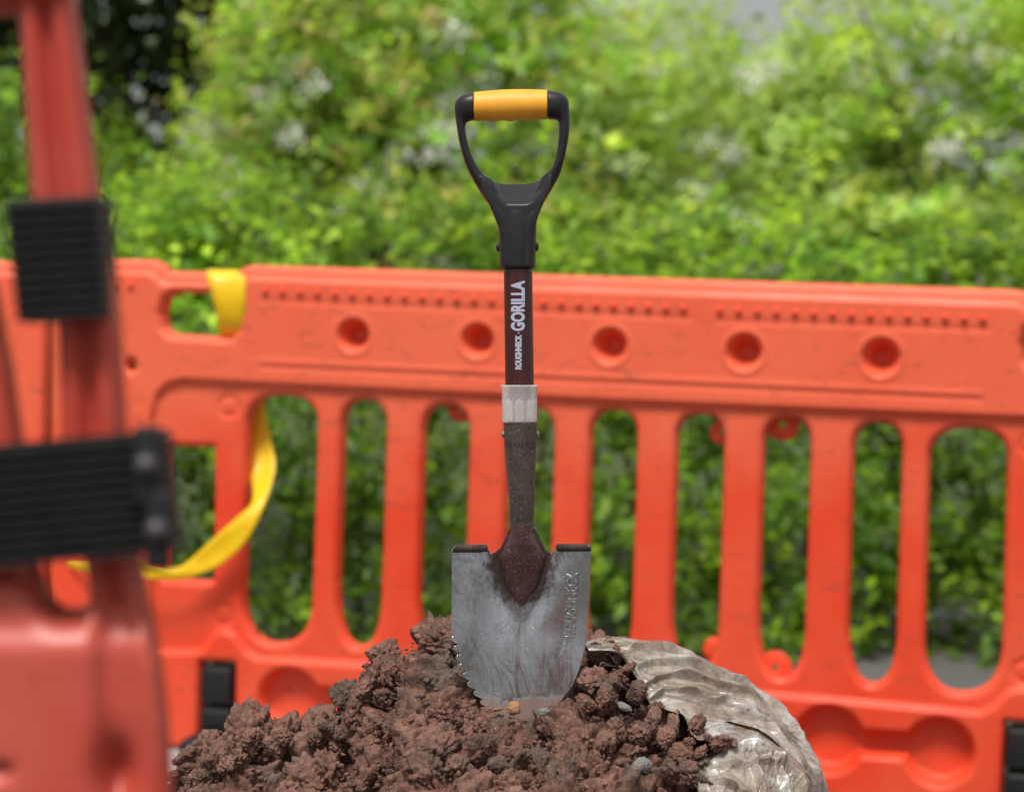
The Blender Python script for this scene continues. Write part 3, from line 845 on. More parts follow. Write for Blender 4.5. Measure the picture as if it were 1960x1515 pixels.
# cloudy sleeve with inner flutes
rg = []
prof = [(737, 36), (738.5, 36.4), (743, 35.4), (752, 34.0), (763, 33.6), (800, 33.3), (807, 33.3), (809, 32.6), (808, 29.5)]
for y, r in prof:
    rg.append([(sx(994.3) + r / SS * math.cos(a), r / SS * math.sin(a), sz(y)) for a in np.linspace(0, 2 * math.pi, 96, endpoint=False)])
rg.insert(0, [(sx(994.3) + 29.0 / SS * math.cos(a), 29.0 / SS * math.sin(a), sz(738)) for a in np.linspace(0, 2 * math.pi, 96, endpoint=False)])
v, fc = loft(rg, False); sleeve = obj('sleeve', mesh_np('sleeve', v, fc, M['sleeve']), shovel)
for k in range(-2, 3):
    th0 = k * 0.66
    vv = []; n1, n2 = 14, 9
    for i in range(n1):
        t = i / (n1 - 1); y = lerp(806, 764, t)
        wd = 0.27 * math.sqrt(max(0.0, 1 - max(0, (t - 0.75) / 0.25) ** 2)) + 0.001
        for j in range(n2):
            s = -1 + 2 * j / (n2 - 1); th = th0 + wd * s; r = (33.7 + 0.35 * math.sqrt(max(0, 1 - s * s)) * min(1, t * 8)) / SS
            vv.append((sx(994.3) + r * math.sin(th), -r * math.cos(th), sz(y)))
    obj('flute', mesh_np('flute', np.array(vv), grid_faces(n1, n2)[:, ::-1], M['sleeve']), sleeve)

# socket
socks = [(806, 963.6, 1028), (833, 964.5, 1027.5), (870, 966, 1026), (944, 973, 1023.2), (1000, 976, 1021.5), (1016, 974, 1023), (1032, 968, 1031)]
def sock_edge(y):
    ys = [s[0] for s in socks]
    return interp(ys, [s[1] for s in socks], y), interp(ys, [s[2] for s in socks], y)
rg = []
for y in np.linspace(806, 1014, 60):
    a, b_ = sock_edge(y); c, hw = (a + b_) / 2, (b_ - a) / 2; dp = interp([806, 950, 1014], [1.0, 1.0, 0.75], y)
    rg.append([(sx(c) + hw / SS * math.cos(t), hw * dp / SS * math.sin(t), sz(y)) for t in np.linspace(0, 2 * math.pi, 64, endpoint=False)])
v, fc = loft(rg); socket = obj('socket', mesh_np('socket', v, fc, M['socket']), shovel)
bm = text_mesh('TEMPERED', 0.0); cut(bm, 30, 2)
for v in bm.verts:
    y = lerp(858, 846, v.co.y); a, b_ = sock_edge(y); c, hw = (a + b_) / 2, (b_ - a) / 2
    th = lerp(-1.32, 1.32, v.co.x); r = hw / SS + 0.00018
    v.co = (sx(c) + r * math.sin(th), -r * math.cos(th), sz(y))
obj('lettering', bm_mesh('lettering', bm, M['socket_dark'], False), socket)
# rivets
def rivet(x, y, side, r, h, mat, parent):
    v, fc = dome(r, h, 20, 6)
    o = obj('rivet', mesh_np('rivet', v, fc, mat), parent); o.location = (sx(x), 0, sz(y)); o.rotation_euler = (0, 0, side * math.pi / 2)
    return o
rivet(964.5, 831, -1, 0.0036, 0.0026, M['rivet'], shovel); rivet(1027.8, 831, 1, 0.0036, 0.0026, M['rivet'], shovel)
rivet(955.5, 473.5, -1, 0.0048, 0.0036, M['rivet_black'], shovel); rivet(1025.3, 472, 1, 0.0052, 0.0034, M['rivet_black'], shovel)

# blade
def x_right(y): return interp([1010, 1041, 1048, 1150, 1221, 1245, 1271, 1290, 1309, 1334, 1360, 1390, 1412, 1425], [1131, 1131, 1131, 1127, 1121.5, 1117, 1111, 1104, 1096, 1077, 1055, 1028, 1008, 998], y)
def x_left_base(y): return interp([1010, 1048, 1208, 1230, 1265, 1300, 1318, 1340, 1365, 1390, 1412, 1425], [865.5, 865.5, 864.5, 870, 879, 893, 905, 921, 942, 965, 985, 995], y)
def x_left(y):
    x = x_left_base(y)
    ph = ((np.asarray(y, float) - 1214) / 17.6) % 1.0
    tooth = np.where(ph < 0.5, np.sqrt(np.clip(1 - (ph / 0.5 - 1) ** 2, 0, 1)), np.clip(1 - (ph - 0.5) / 0.42, 0, 1))   # scallop then short return
    w = smooth(1210, 1216, np.asarray(y, float)) * smooth(1400, 1385, np.asarray(y, float))
    return x + w * (6.5 - 11.0 * tooth)
def blade_y(x, y):
    """depth of the blade's front face (negative = towards the camera), px -> metres"""
    x = np.asarray(x, float); y = np.asarray(y, float)
    s = (x - 997) / 134.0
    dish = -0.0155 * np.abs(s) ** 2.2 + 0.004
    drop = 0.020 * smooth(1120, 1440, y) * (1 - 0.55 * s ** 2)                # the blade sweeps back towards its tip
    w = np.interp(y, [1040, 1143, 1190], [70, 40, 20])
    chan = 0.0042 * np.exp(-(((np.abs(x - 996) - w) / 17.0) ** 2)) * smooth(1230, 1130, y)
    tip = -0.0035 * np.exp(-((x - 996) / 16.0) ** 2) * smooth(1225, 1140, y)
    wav = 0.0012 * np.sin((x - 870) / 17.0 + (y - 1050) / 55.0) * smooth(930, 890, x) * smooth(1300, 1180, y)
    und = 0.0019 * np.sin((x - 930) / 46.0 + 0.8 * np.sin((y - 1060) / 60.0)) * np.sin((y - 1030) / 52.0 + (x - 995) / 90.0)
    return dish - drop * 0.45 + chan + tip + wav + und - 0.002
def y_top(x): return np.interp(x, [865, 934, 937, 941, 948, 958, 965.5, 974, 1024.5, 1032, 1038, 1046, 1056, 1060, 1063, 1131], [1050, 1050, 1056, 1058, 1056.5, 1048, 1033, 1015, 1010, 1026, 1040, 1055, 1058, 1056, 1050, 1047])
ncol, nrow = 181, 420
c_ = np.linspace(0, 1, ncol); r_ = np.linspace(0, 1, nrow)
Cg, Rg = np.meshgrid(c_, r_)
XT = 865.5 + 265.5 * Cg; YT = y_top(XT); YY = YT + Rg * (1425 - YT)
XX = lerp(x_left(YY), x_right(YY), Cg)
thick = 0.0016
fy = blade_y(XX, YY)
front = np.stack([sx(XX), fy, sz(YY)], -1).reshape(-1, 3); back = np.stack([sx(XX), fy + thick, sz(YY)], -1).reshape(-1, 3)
g = grid_faces(nrow, ncol); nb = len(front)
idx = np.arange(nrow * ncol).reshape(nrow, ncol)
loop = np.concatenate([idx[0, :], idx[1:, -1], idx[-1, -2::-1], idx[-2:0:-1, 0]])
nx_ = np.roll(loop, -1)
rim = np.stack([loop, nx_, nx_ + nb, loop + nb], -1)
bme = mesh_np('blade', np.vstack([front, back]), np.vstack([g[:, ::-1], g + nb, rim]), M['blade'])
blade = obj('blade', bme, shovel)
# raised lettering on the blade
bm = text_mesh('ROUGHNECK', 0.004, 0.02, 0.022, 1.06); cut(bm, 24, 2)
zs = [v.co.z for v in bm.verts]; z0, z1 = min(zs), max(zs)
for v in bm.verts:
    y = lerp(1218, 1094, v.co.x); x = lerp(1103, 1080, v.co.y) + 5.5 * (v.co.x - 0.5)
    v.co = (sx(x), float(blade_y(x, y)) - 0.0022 * (v.co.z - z0) / (z1 - z0), sz(y))
obj('raised_lettering', bm_mesh('raised_lettering', bm, M['letters'], False), blade)
# frog: the hollow tongue where the socket runs into the blade
ys = np.linspace(1004, 1160, 70); vv = []
for y in ys:
    a = interp([1004, 1020, 1033, 1050, 1066, 1083, 1112, 1130, 1144, 1160], [976.3, 975, 971, 963, 954, 955.5, 963, 971, 984, 996], y)
    b_ = interp([1004, 1020, 1033, 1050, 1066, 1083, 1112, 1130, 1144, 1160], [1021.4, 1023.5, 1027.5, 1036, 1045, 1043, 1034, 1025, 1011, 998], y)
    H = interp([1004, 1040, 1080, 1120, 1160], [0.0145, 0.0150, 0.0110, 0.0055, 0.0], y)
    for s in np.linspace(-1, 1, 41):
        x = lerp(a, b_, (s + 1) / 2)
        crease = 0.0012 * math.exp(-((x - 997) / 2.4) ** 2) * float(smooth(1085, 1130, y))
        vv.append((sx(x), float(blade_y(x, y)) - 0.0004 - H * (max(0, 1 - abs(s) ** 2.2)) ** 0.75 + crease, sz(y)))
obj('frog', mesh_np('frog', np.array(vv), grid_faces(70, 41)[:, ::-1], M['frog']), blade)
# rolled foot rests
for xa, xb in ((867, 934), (1063.5, 1130.5)):
    rg = []
    for i, x in enumerate(np.linspace(xa, xb, 34)):
        t = i / 33; yt = float(np.interp(x, [866, 934, 1063, 1131], [1049, 1049, 1048, 1046]))
        e = min(1, (min(t, 1 - t) * 67 + 0.2) / 3.0) ** 0.5
        y0 = float(blade_y(x, yt + 6)); prof = []
        cen = y0 - 0.0030; r = 0.0042 * e; rin = r - 0.0015
        an = np.linspace(R(-25), R(230), 26)
        for a in an: prof.append((sx(x), cen + r * math.cos(a), sz(yt) + r * math.sin(a) * 1.05))
        for a in an[::-1]: prof.append((sx(x), cen + rin * math.cos(a), sz(yt) + rin * math.sin(a) * 1.05))
        rg.append(prof)
    v, fc = loft(rg); obj('foot_rest', mesh_np('foot_rest', v, fc, M['lip']), blade)

# ------------------------------------------------------------------ soil heap
HX = [-1.3, -0.85] + [(x - 980) * 2.54 / F for x in (330, 400, 440, 480, 545, 585, 622, 665, 690, 706, 745, 790, 815, 830, 862, 900, 1000, 1100, 1150, 1200, 1260, 1330, 1400, 1500, 1585)] + [0.75, 1.2]
def pz(x, y, d): return P(x, y, d)[2]
HZ = [0.0, 0.10] + [pz(x, y, 2.54) for x, y in ((330, 1545), (400, 1462), (440, 1422), (480, 1412), (545, 1410), (585, 1420), (622, 1392), (665, 1404), (690, 1350), (706, 1312), (745, 1274), (790, 1278), (815, 1238), (830, 1206), (862, 1198), (900, 1210), (1000, 1228), (1100, 1228), (1150, 1238), (1200, 1250), (1260, 1285), (1330, 1330), (1400, 1392), (1500, 1470), (1585, 1560))] + [0.18, 0.0]
def axis(lo, hi, f0, f1, fine, coarse):
    a = np.arange(f0, f1, fine); l = np.linspace(0, 1, coarse)
    return np.concatenate([lo + (f0 - lo) * (1 - (1 - l[:-1]) ** 2), a, f1 + (hi - f1) * l ** 2])
ax_ = axis(-1.35, 1.15, -0.385, 0.30, 0.00125, 26); ay_ = axis(1.55, 3.55, 2.20, 2.60, 0.00125, 26)
X, Y = np.meshgrid(ax_, ay_)
def heap_h(X, Y):
    ridge = np.interp(X, HX, HZ)
    hollow = 0.045 * np.exp(-((X - 0.012) / 0.055) ** 2)                          # the cut where the blade went in
    yr = 2.535 + 0.015 * np.sin(X * 9) + 0.02 * np.exp(-((X + 0.2) / 0.1) ** 2)
    dy = yr - Y
    fr = np.where(dy > 0, dy, 0)
    h = ridge - lerp(0.78, 0.50, smooth(-0.14, -0.03, X) * smooth(0.30, 0.22, X)) * fr - 0.0 * hollow
    h = h - np.where(dy < 0, 0.9 * np.sqrt(dy ** 2 + 0.03 ** 2) - 0.9 * 0.03, 0)
    h = h - 0.015 * np.exp(-((X - 0.008) / 0.062) ** 4) * smooth(2.36, 2.41, Y) * smooth(2.50, 2.46, Y)      # the slit the blade has pressed open
    return np.maximum(h, -0.02)
Hh = heap_h(X, Y)
p = np.stack([X, Y, Hh], -1).reshape(-1, 3)
gyy, gxx = np.gradient(Hh, ay_, ax_)
nrm = np.stack([-gxx, -gyy, np.ones_like(gxx)], -1).reshape(-1, 3); nrm /= np.linalg.norm(nrm, axis=1)[:, None]
wp = p + 0.010 * np.stack([fbm(p * 30, 3), fbm(p * 30 + 9, 3), fbm(p * 30 + 21, 3)], -1)
f1, f2 = worley(wp * 24); f3, f4 = worley(wp * 62 + 5); f5, f6 = worley(wp * 150 + 11)
disp = 0.042 * (0.36 - f1 ** 2) + 0.013 * (0.34 - f3 ** 2) + 0.014 * fbm(p * 18, 3) + 0.0085 * fbm(wp * 48, 5, 0.58) + 0.0018 * fbm(p * 300, 3, 0.7)
disp -= 0.013 * np.exp(-(perlin(wp * 26 + 40) / 0.10) ** 2) * np.clip(0.4 + perlin(p * 14 + 80) * 1.5, 0, 1)     # open cracks between lumps
disp -= 0.005 * np.exp(-(perlin(wp * 70 + 60) / 0.12) ** 2)
disp *= smooth(0.0, 0.06, p[:, 2])
bl_ = np.exp(-((p[:, 0] - 0.008) / 0.055) ** 4) * smooth(2.415, 2.435, p[:, 1]) * smooth(2.52, 2.48, p[:, 1])
p2 = p + nrm * (disp * (1 - 0.6 * bl_))[:, None]
heap0 = np.array([0.0, 2.5, 0.0])
heap = empty('soil_heap', loc=heap0)
tag(heap, 'lumpy heap of reddish brown soil that the shovel stands in', 'soil heap')
obj('earth', mesh_np('earth', p2 - heap0, grid_faces(len(ay_), len(ax_)), M['soil']), heap)

def heap_pt(x, y):
    h = heap_h(np.array([x]), np.array([y]))[0]
    e = 0.004
    gx_ = (heap_h(np.array([x + e]), np.array([y]))[0] - heap_h(np.array([x - e]), np.array([y]))[0]) / (2 * e)
    gy_ = (heap_h(np.array([x]), np.array([y + e]))[0] - heap_h(np.array([x]), np.array([y - e]))[0]) / (2 * e)
    n_ = np.array([-gx_, -gy_, 1]); return np.array([x, y, h]), n_ / np.linalg.norm(n_)

def ico(sub):
    bm = bmesh.new(); bmesh.ops.create_icosphere(bm, subdivisions=sub, radius=1)
    v = np.array([x.co[:] for x in bm.verts]); f = np.array([[y.index for y in x.verts] for x in bm.faces]); bm.free(); return v, f
iv5, if5 = ico(5); iv2, if2 = ico(2)
def clod_mesh(seed, rough=1.0, name='clod', mat=None):
    o = np.array([seed * 7.13, seed * 3.7, seed * 1.9]); s = np.array([1 + 0.35 * math.sin(seed * 2.1), 1 + 0.3 * math.sin(seed * 1.3 + 1), 0.80 + 0.15 * math.sin(seed)])
    q = iv5 + 0.22 * np.stack([fbm(iv5 * 1.7 + o, 3), fbm(iv5 * 1.7 + o + 31, 3), fbm(iv5 * 1.7 + o + 57, 3)], -1)
    a, _ = worley(q * 1.5 + o); b_, _ = worley(q * 3.6 + o); c, _ = worley(q * 8 + o)
    rg = np.random.default_rng(seed); pn = unit(rg.normal(size=(9, 3))); pd = rg.uniform(0.62, 1.0, 9)      # spade-cut flats
    flat = np.min(np.where(iv5 @ pn.T > 0.05, pd / np.maximum(iv5 @ pn.T, 0.05), 9), axis=1); flat = np.minimum(flat, 1.35)
    crumb = 1 + rough * (0.62 * (0.3 - a * a) + 0.22 * (0.3 - b_ * b_) + 0.05 * (0.3 - c * c)) + 0.28 * fbm(iv5 * 1.3 + o, 4)
    w = (0.70, 0.20, 0.45)[seed % 3]
    r = w * flat + (1 - w) * crumb + rough * 0.20 * fbm(iv5 * 3.2 + o, 5, 0.62) + rough * 0.05 * fbm(iv5 * 14 + o, 3, 0.6)
    r = r - rough * 0.16 * np.exp(-(perlin(iv5 * 1.9 + o + 44) / 0.09) ** 2)
    r = r - rough * 0.14 * np.maximum(0, perlin(iv5 * 2.6 + o + 9)) ** 0.7 * 0.8
    return mesh_np(name, iv5 * r[:, None] * s, if5, mat or M['soil'])
CL = [clod_mesh(i + 1) for i in range(12)]
def put_clod(pt, n, rad, par=heap, base=heap0, sink=0.08):
    o = obj('clod', random.choice(CL), par)
    q = pt + n * rad * (1 - sink * 2) * 0.6 - base
    o.location = q; o.rotation_euler = (random.uniform(0, 6.3), random.uniform(0, 6.3), random.uniform(0, 6.3))
    s = rad * random.uniform(0.85, 1.1); o.scale = (s, s * random.uniform(0.8, 1.15), s * random.uniform(0.75, 1.0))
    return o
# the lumps that make the outline: by the place they sit at (photo column, row, radius in px)
for x, y, r in ((700, 1312, 22), (688, 1335, 13), (722, 1290, 20), (748, 1272, 18), (775, 1285, 24), (840, 1222, 30), (852, 1260, 34), (828, 1290, 24), (800, 1290, 18), (622, 1392, 16), (600, 1412, 22), (648, 1405, 24), (545, 1408, 20), (480, 1415, 26), (440, 1428, 22), (412, 1450, 22), (380, 1492, 24), (352, 1520, 18), (520, 1425, 18), (700, 1360, 30), (735, 1340, 26), (790, 1330, 30)):
    put_clod(P(x, y, 2.52), np.array([0, -0.6, 0.8]), r / SS * 1.0, sink=0.5)
cnt = 0
BLX0, BLX1 = sx(868) + P(995, 1345, SD)[0], sx(1100) + P(995, 1345, SD)[0]
while cnt < 240:
    x = random.uniform(-0.38, 0.25); y = random.uniform(2.22, 2.56)
    pt, n = heap_pt(x, y)
    rad = 0.006 + 0.019 * random.random() ** 1.9
    if pt[2] < 0.36: continue
    if abs(x - 0.008) < 0.068 + rad and y > 2.425 - rad * 1.3: continue
    if x > 0.16: rad = min(rad, 0.013)                         # keep the blade clear
    put_clod(pt, n, rad); cnt += 1
# crumbs
vs, fs, off = [], [], 0
for i in range(5200):
    x = random.uniform(-0.39, 0.26); y = random.uniform(2.2, 2.56)
    if abs(x - 0.008) < 0.07 and y > 2.455: continue
    pt, n = heap_pt(x, y)
    if pt[2] < 0.38: continue
    rad = 0.0011 + 0.0032 * random.random() ** 3
    q = iv2 * (1 + 0.6 * fbm(iv2 * 1.6 + i * 3.7, 2))[:, None] * rad * np.array([1, random.uniform(.6, 1), random.uniform(.6, 1)])
    vs.append(q + pt + n * random.uniform(0.000, 0.011) - heap0); fs.append(if2 + off); off += len(iv2)
cr = obj('crumbs', mesh_np('crumbs', np.vstack(vs), np.vstack(fs), M['soil']), heap); cr['kind'] = 'stuff'

# stones lying on the heap
def stone(seed, x, y, d, r, mat, label, flat=0.75):
    me = clod_mesh(seed, 0.35, 'stone', mat)
    o = obj('stone', me); o.location = P(x, y, d); s = r / SS; o.scale = (s, s * 0.8, s * flat); o.rotation_euler = (0.2, 0.3, seed)
    tag(o, label, 'stone')
stone(32, 985, 1356, 2.405, 19, M['stone_tan'], 'rounded orange-tan stone at the foot of the shovel blade')
stone(34, 953, 1357, 2.405, 8, M['stone_tan'], 'small flat tan chip just left of the rounded stone', 0.5)
stone(35, 1040, 1362, 2.40, 17, M['stone_grey'], 'smooth brown-grey stone half sunk right of the blade foot', 0.55)
stone(37, 1195, 1352, 2.40, 13, M['stone_grey'], 'grey stone chip in the soil near the sack mouth', 0.7)
stone(39, 1228, 1462, 2.38, 17, M['stone_grey'], 'large grey stone in the soil beside the lower sack fold', 0.8)

# ------------------------------------------------------------------ plastic sack
sack0 = P(1400, 1500, 2.46)
sack = empty('plastic_sack', loc=sack0)
tag(sack, 'torn dirty white plastic sack crumpled over the right side of the heap', 'sack')
def film(name, outer_px, inner_px, d_out, d_in, bulge, seed, amp, fs, ft, nu, nv, twist=0.0, pleat=0.0, folds=60, wrap=0.10, ridges=()):
    """A crinkled film between an outer edge (silhouette, far) and an inner edge (near) that carries on round the back."""
    A = spline(outer_px, nu); B = spline(inner_px, nu)
    nw = int(nv * 0.35); T = (np.arange(nv + nw) - nw) / (nv - 1)
    vv = np.zeros((nv + nw, nu, 3))
    for k, t in enumerate(T):
        tt = max(t, 0)
        px_ = A + (B - A) * tt
        dd = d_out + (d_in - d_out) * tt - bulge * math.sin(math.pi * min(1, tt) ** 0.7)
        q = CAM + dd * (FWD + np.outer((px_[:, 0] - 980) / F, RIGHT) - np.outer((px_[:, 1] - 757.5) / F, UP))
        if t < 0:
            q = q + np.array([0, 1, 0]) * wrap * (-t / 0.35) ** 0.6 * 1.2 + np.array([0, 0, -1]) * wrap * 1.6 * (-t / 0.35) ** 1.6
        vv[k] = q
    nn = np.cross(np.gradient(vv, axis=1), np.gradient(vv, axis=0)); nn /= np.linalg.norm(nn, axis=2)[..., None] + 1e-12
    nn *= -np.sign((nn[nw:] * FWD).sum())
    S2, T2 = np.meshgrid(np.linspace(0, 1, nu), T)
    L = np.linalg.norm(np.diff(A, axis=0), axis=1).sum() / SS; W = np.linalg.norm(B - A, axis=1).mean() / SS
    sl, tl, z = S2.ravel() * L, T2.ravel() * W, np.full(S2.size, seed * 3.3)
    st = lambda a, b, c: np.stack([a, b, z + c], -1)
    tt = tl + 0.012 * perlin(st(sl * 5, tl * 8, 5)) + 0.005 * perlin(st(sl * 11, tl * 16, 9)) + twist * sl
    s3 = sl + 0.010 * perlin(st(sl * 6, tl * 9, 15))
    h = 0
    for k, (f, a, pw) in enumerate(((1, 1, 1.6), (1.9, .55, 2.2), (3.6, .30, 2.6), (6.5, .13, 2.6))):       # branching ridges, coarse to fine
        n = perlin(np.stack([s3 * fs * f * (1 + .25 * k), tt * ft * f, z * 1.7 + k * 37], -1))
        mk = np.clip(.55 + .9 * perlin(st(sl * 7 * f ** .5, tl * 11 * f ** .5, 60 + k * 11)), .05, 1.3)
        h = h + a * mk * (1 - np.minimum(1, np.abs(n) * 1.7)) ** pw
    n = perlin(st((sl * .8 + tl * .6) * 24, (tl * .8 - sl * .6) * 9, 90)); mk = np.clip(perlin(st(sl * 9, tl * 9, 120)) * 1.6, 0, 1)
    h = amp * (h + .5 * mk * (1 - np.minimum(1, np.abs(n) * 2)) ** 2.4 - 0.6)
    if pleat:                                                                                                # overlapping pleats that follow the rim
        ph = tl * folds + sl * 3 + 0.9 * fbm(st(sl * 7, tl * 9, 0), 2); sw = ph - np.floor(ph)
        h = h + pleat * (sw ** 1.5 * (1 - smooth(0.80, 1.0, sw)) - 0.25) * np.clip(0.6 + 0.9 * perlin(st(sl * 10, tl * 15, 31)), 0.1, 1.2)
    # the big folds: each rises slowly from above and drops off sharply below its crest
    PXY = (A[None] + (B - A)[None] * np.maximum(T, 0)[:, None, None]).reshape(-1, 2)
    for line, a_, up_, dn_ in ridges:
        c = spline(line, 60); best = np.full(len(PXY), 1e9); sgn = np.zeros(len(PXY)); par = np.zeros(len(PXY))
        wob = PXY + 5 * np.stack([perlin(st(sl * 25, tl * 25, 7)), perlin(st(sl * 25, tl * 25, 17))], -1)
        for j in range(59):
            e_ = c[j + 1] - c[j]; w_ = wob - c[j]; t_ = np.clip((w_ @ e_) / (e_ @ e_), 0, 1); dv_ = w_ - t_[:, None] * e_
            dd_ = np.hypot(dv_[:, 0], dv_[:, 1]); k_ = dd_ < best
            best[k_] = dd_[k_]; sgn[k_] = np.sign(e_[0] * w_[k_, 1] - e_[1] * w_[k_, 0]); par[k_] = (j + t_[k_]) / 59
        prof = np.where(sgn < 0, np.clip(1 - best / up_, 0, 1) ** 1.6, np.clip(1 - best / dn_, 0, 1) ** 1.2)
        fade = smooth(0, 0.18, par) * smooth(1.0, 0.8, par) * (0.75 + 0.5 * np.sin(par * 9 + a_ * 900) ** 2)
        h = h + a_ * prof * fade
    h = h * smooth(-0.02, 0.06, T2.ravel() + 0.04)
    p = vv + nn * h.reshape(S2.shape)[..., None]
    me = mesh_np(name, p.reshape(-1, 3) - sack0, grid_faces(nv + nw, nu), M['sack'])
    o = obj(name, me, sack)
    so = o.modifiers.new('t', 'SOLIDIFY'); so.thickness = 0.0004
    return o
film('outer_fold', [(1120, 1232), (1150, 1222), (1200, 1222), (1300, 1246), (1400, 1294), (1470, 1340), (1520, 1392), (1555, 1440), (1580, 1505), (1588, 1580), (1590, 1640)],
     [(1128, 1238), (1186, 1248), (1212, 1300), (1235, 1345), (1290, 1362), (1350, 1372), (1410, 1380), (1455, 1400), (1500, 1440), (1530, 1500), (1540, 1580)], 2.53, 2.448, 0.010, 1, 0.0065, 6, 34, 460, 260, 0.12, 0.004, 90,
     ridges=[([(1201, 1284), (1235, 1270), (1270, 1266), (1332, 1272), (1374, 1289), (1443, 1318), (1498, 1368), (1546, 1446)], .0085, 26, 7), ([(1208, 1326), (1256, 1297), (1305, 1290), (1356, 1304), (1408, 1322), (1450, 1347), (1490, 1388)], .0085, 22, 6),
             ([(1230, 1346), (1270, 1326), (1315, 1324), (1356, 1341), (1391, 1343), (1425, 1366)], .0080, 20, 6), ([(1187, 1255), (1222, 1241), (1284, 1241), (1335, 1262)], .006, 16, 7), ([(1400, 1352), (1440, 1364), (1480, 1398), (1515, 1452), (1528, 1500)], .007, 22, 7), ([(1470, 1348), (1510, 1390), (1548, 1460), (1560, 1520)], .005, 14, 6)])
film('inner_film', [(1290, 1350), (1350, 1362), (1430, 1378), (1490, 1410), (1530, 1450), (1550, 1500), (1556, 1560)],
     [(1325, 1400), (1345, 1420), (1400, 1440), (1440, 1450), (1470, 1470), (1490, 1520), (1500, 1560)], 2.462, 2.405, 0.004, 2, 0.0075, 10, 24, 240, 140, 0.2, wrap=0.02)
film('lower_fold', [(1338, 1462), (1370, 1440), (1420, 1420), (1475, 1422), (1520, 1448), (1548, 1490), (1560, 1560), (1562, 1640)],
     [(1335, 1540), (1350, 1560), (1380, 1580), (1420, 1600), (1460, 1620), (1490, 1640), (1520, 1660), (1540, 1680)], 2.425, 2.335, 0.010, 5, 0.0065, 9, 14, 320, 220, -0.3, wrap=0.03,
     ridges=[([(1344, 1472), (1387, 1450), (1443, 1428), (1498, 1455), (1535, 1500), (1545, 1540)], .008, 22, 12), ([(1346, 1480), (1408, 1462), (1470, 1458), (1494, 1462)], .006, 14, 8), ([(1349, 1490), (1401, 1503), (1429, 1520), (1450, 1545)], .009, 24, 8), ([(1440, 1430), (1452, 1470), (1470, 1530)], .006, 12, 12), ([(1495, 1440), (1500, 1480), (1520, 1540)], .006, 10, 14)])
# soil that has spilled on to the sack
for x, y, d, r in ((1335, 1388, 2.42, 17), (1356, 1412, 2.405, 12), (1378, 1420, 2.40, 16), (1404, 1421, 2.40, 9), (1318, 1420, 2.40, 18), (1300, 1440, 2.40, 22), (1340, 1440, 2.395, 14), (1320, 1480, 2.385, 26), (1285, 1475, 2.385, 22), (1345, 1500, 2.375, 18), (1380, 1512, 2.37, 16), (1165, 1230, 2.50, 12), (1140, 1236, 2.49, 14), (1150, 1258, 2.47, 18), (1180, 1254, 2.46, 16), (1205, 1278, 2.45, 13), (1222, 1318, 2.435, 14), (1255, 1352, 2.43, 14), (1290, 1385, 2.42, 18), (1170, 1310, 2.44, 24), (1190, 1300, 2.46, 24), (1140, 1300, 2.45, 26), (1215, 1335, 2.44, 20), (1160, 1340, 2.43, 26), (1250, 1375, 2.42, 22), (1120, 1345, 2.42, 22), (1225, 1400, 2.41, 28), (1275, 1412, 2.405, 24), (1180, 1395, 2.41, 26)):
    put_clod(P(x, y, d), np.array([0, -0.6, 0.8]), r / SS, sink=0.5)

# ------------------------------------------------------------------ hedge, shrubs and trees
def leaf_arrays(cen, nor, tan, size, col, aspect=0.55, fold=0.25):
    n = len(cen); bi = np.cross(nor, tan); s = size[:, None]
    a = cen - tan * s * 0.5; t = cen + tan * s * 0.5
    l = cen + bi * s * aspect * 0.5 + nor * s * fold * 0.5; r = cen - bi * s * aspect * 0.5 + nor * s * fold * 0.5
    v = np.stack([a, r, t, l], 1).reshape(-1, 3)
    i = np.arange(n)[:, None] * 4
    f = np.vstack([i + np.array([0, 1, 2]), i + np.array([0, 2, 3])])
    return v, f, np.repeat(col, 4, 0)
def foliage(name, base, n, palette, size, mat, parent, origin, gain=1.0):
    """base: (k,3) sprig points and (k,3) outward directions; n leaves along little twigs"""
    pts, dirs = base; k = len(pts)
    i = RNG.integers(0, k, n)
    sprig_tone = RNG.random(k) ; sprig_col = RNG.integers(0, len(palette), k)
    d = unit(dirs[i] + RNG.normal(0, 0.25, (n, 3)))
    t = RNG.random(n)
    L = 0.10 + 0.16 * RNG.random(k)[i]
    cen = pts[i] + d * (t * L)[:, None] + RNG.normal(0, 0.022, (n, 3))
    nor = unit(0.45 * dirs[i] + np.array([-0.1, -0.40, 0.65]) + RNG.normal(0, 0.45, (n, 3)))
    tan = unit(np.cross(nor, RNG.normal(size=(n, 3))))
    sz_ = size * (0.5 + 1.1 * RNG.random(n) ** 1.5) * (1.15 - 0.4 * t)
    pal = np.array(palette); c = pal[sprig_col[i]]
    mixr = RNG.random(n)[:, None]; c = c * (0.70 + 0.70 * sprig_tone[i])[:, None] * (0.85 + 0.3 * mixr) * np.clip(1 + 0.55 * fbm(cen * 1.6, 3), 0.45, 1.6)[:, None] * gain
    v, f, cc = leaf_arrays(cen - origin, nor, tan, sz_, c)
    me = mesh_np(name, v, f, mat, False)
    at = me.color_attributes.new('tint', 'FLOAT_COLOR', 'POINT')
    at.data.foreach_set('color', np.hstack([cc, np.ones((len(cc), 1))]).astype(np.float32).ravel())
    o = obj(name, me, parent)
    return o
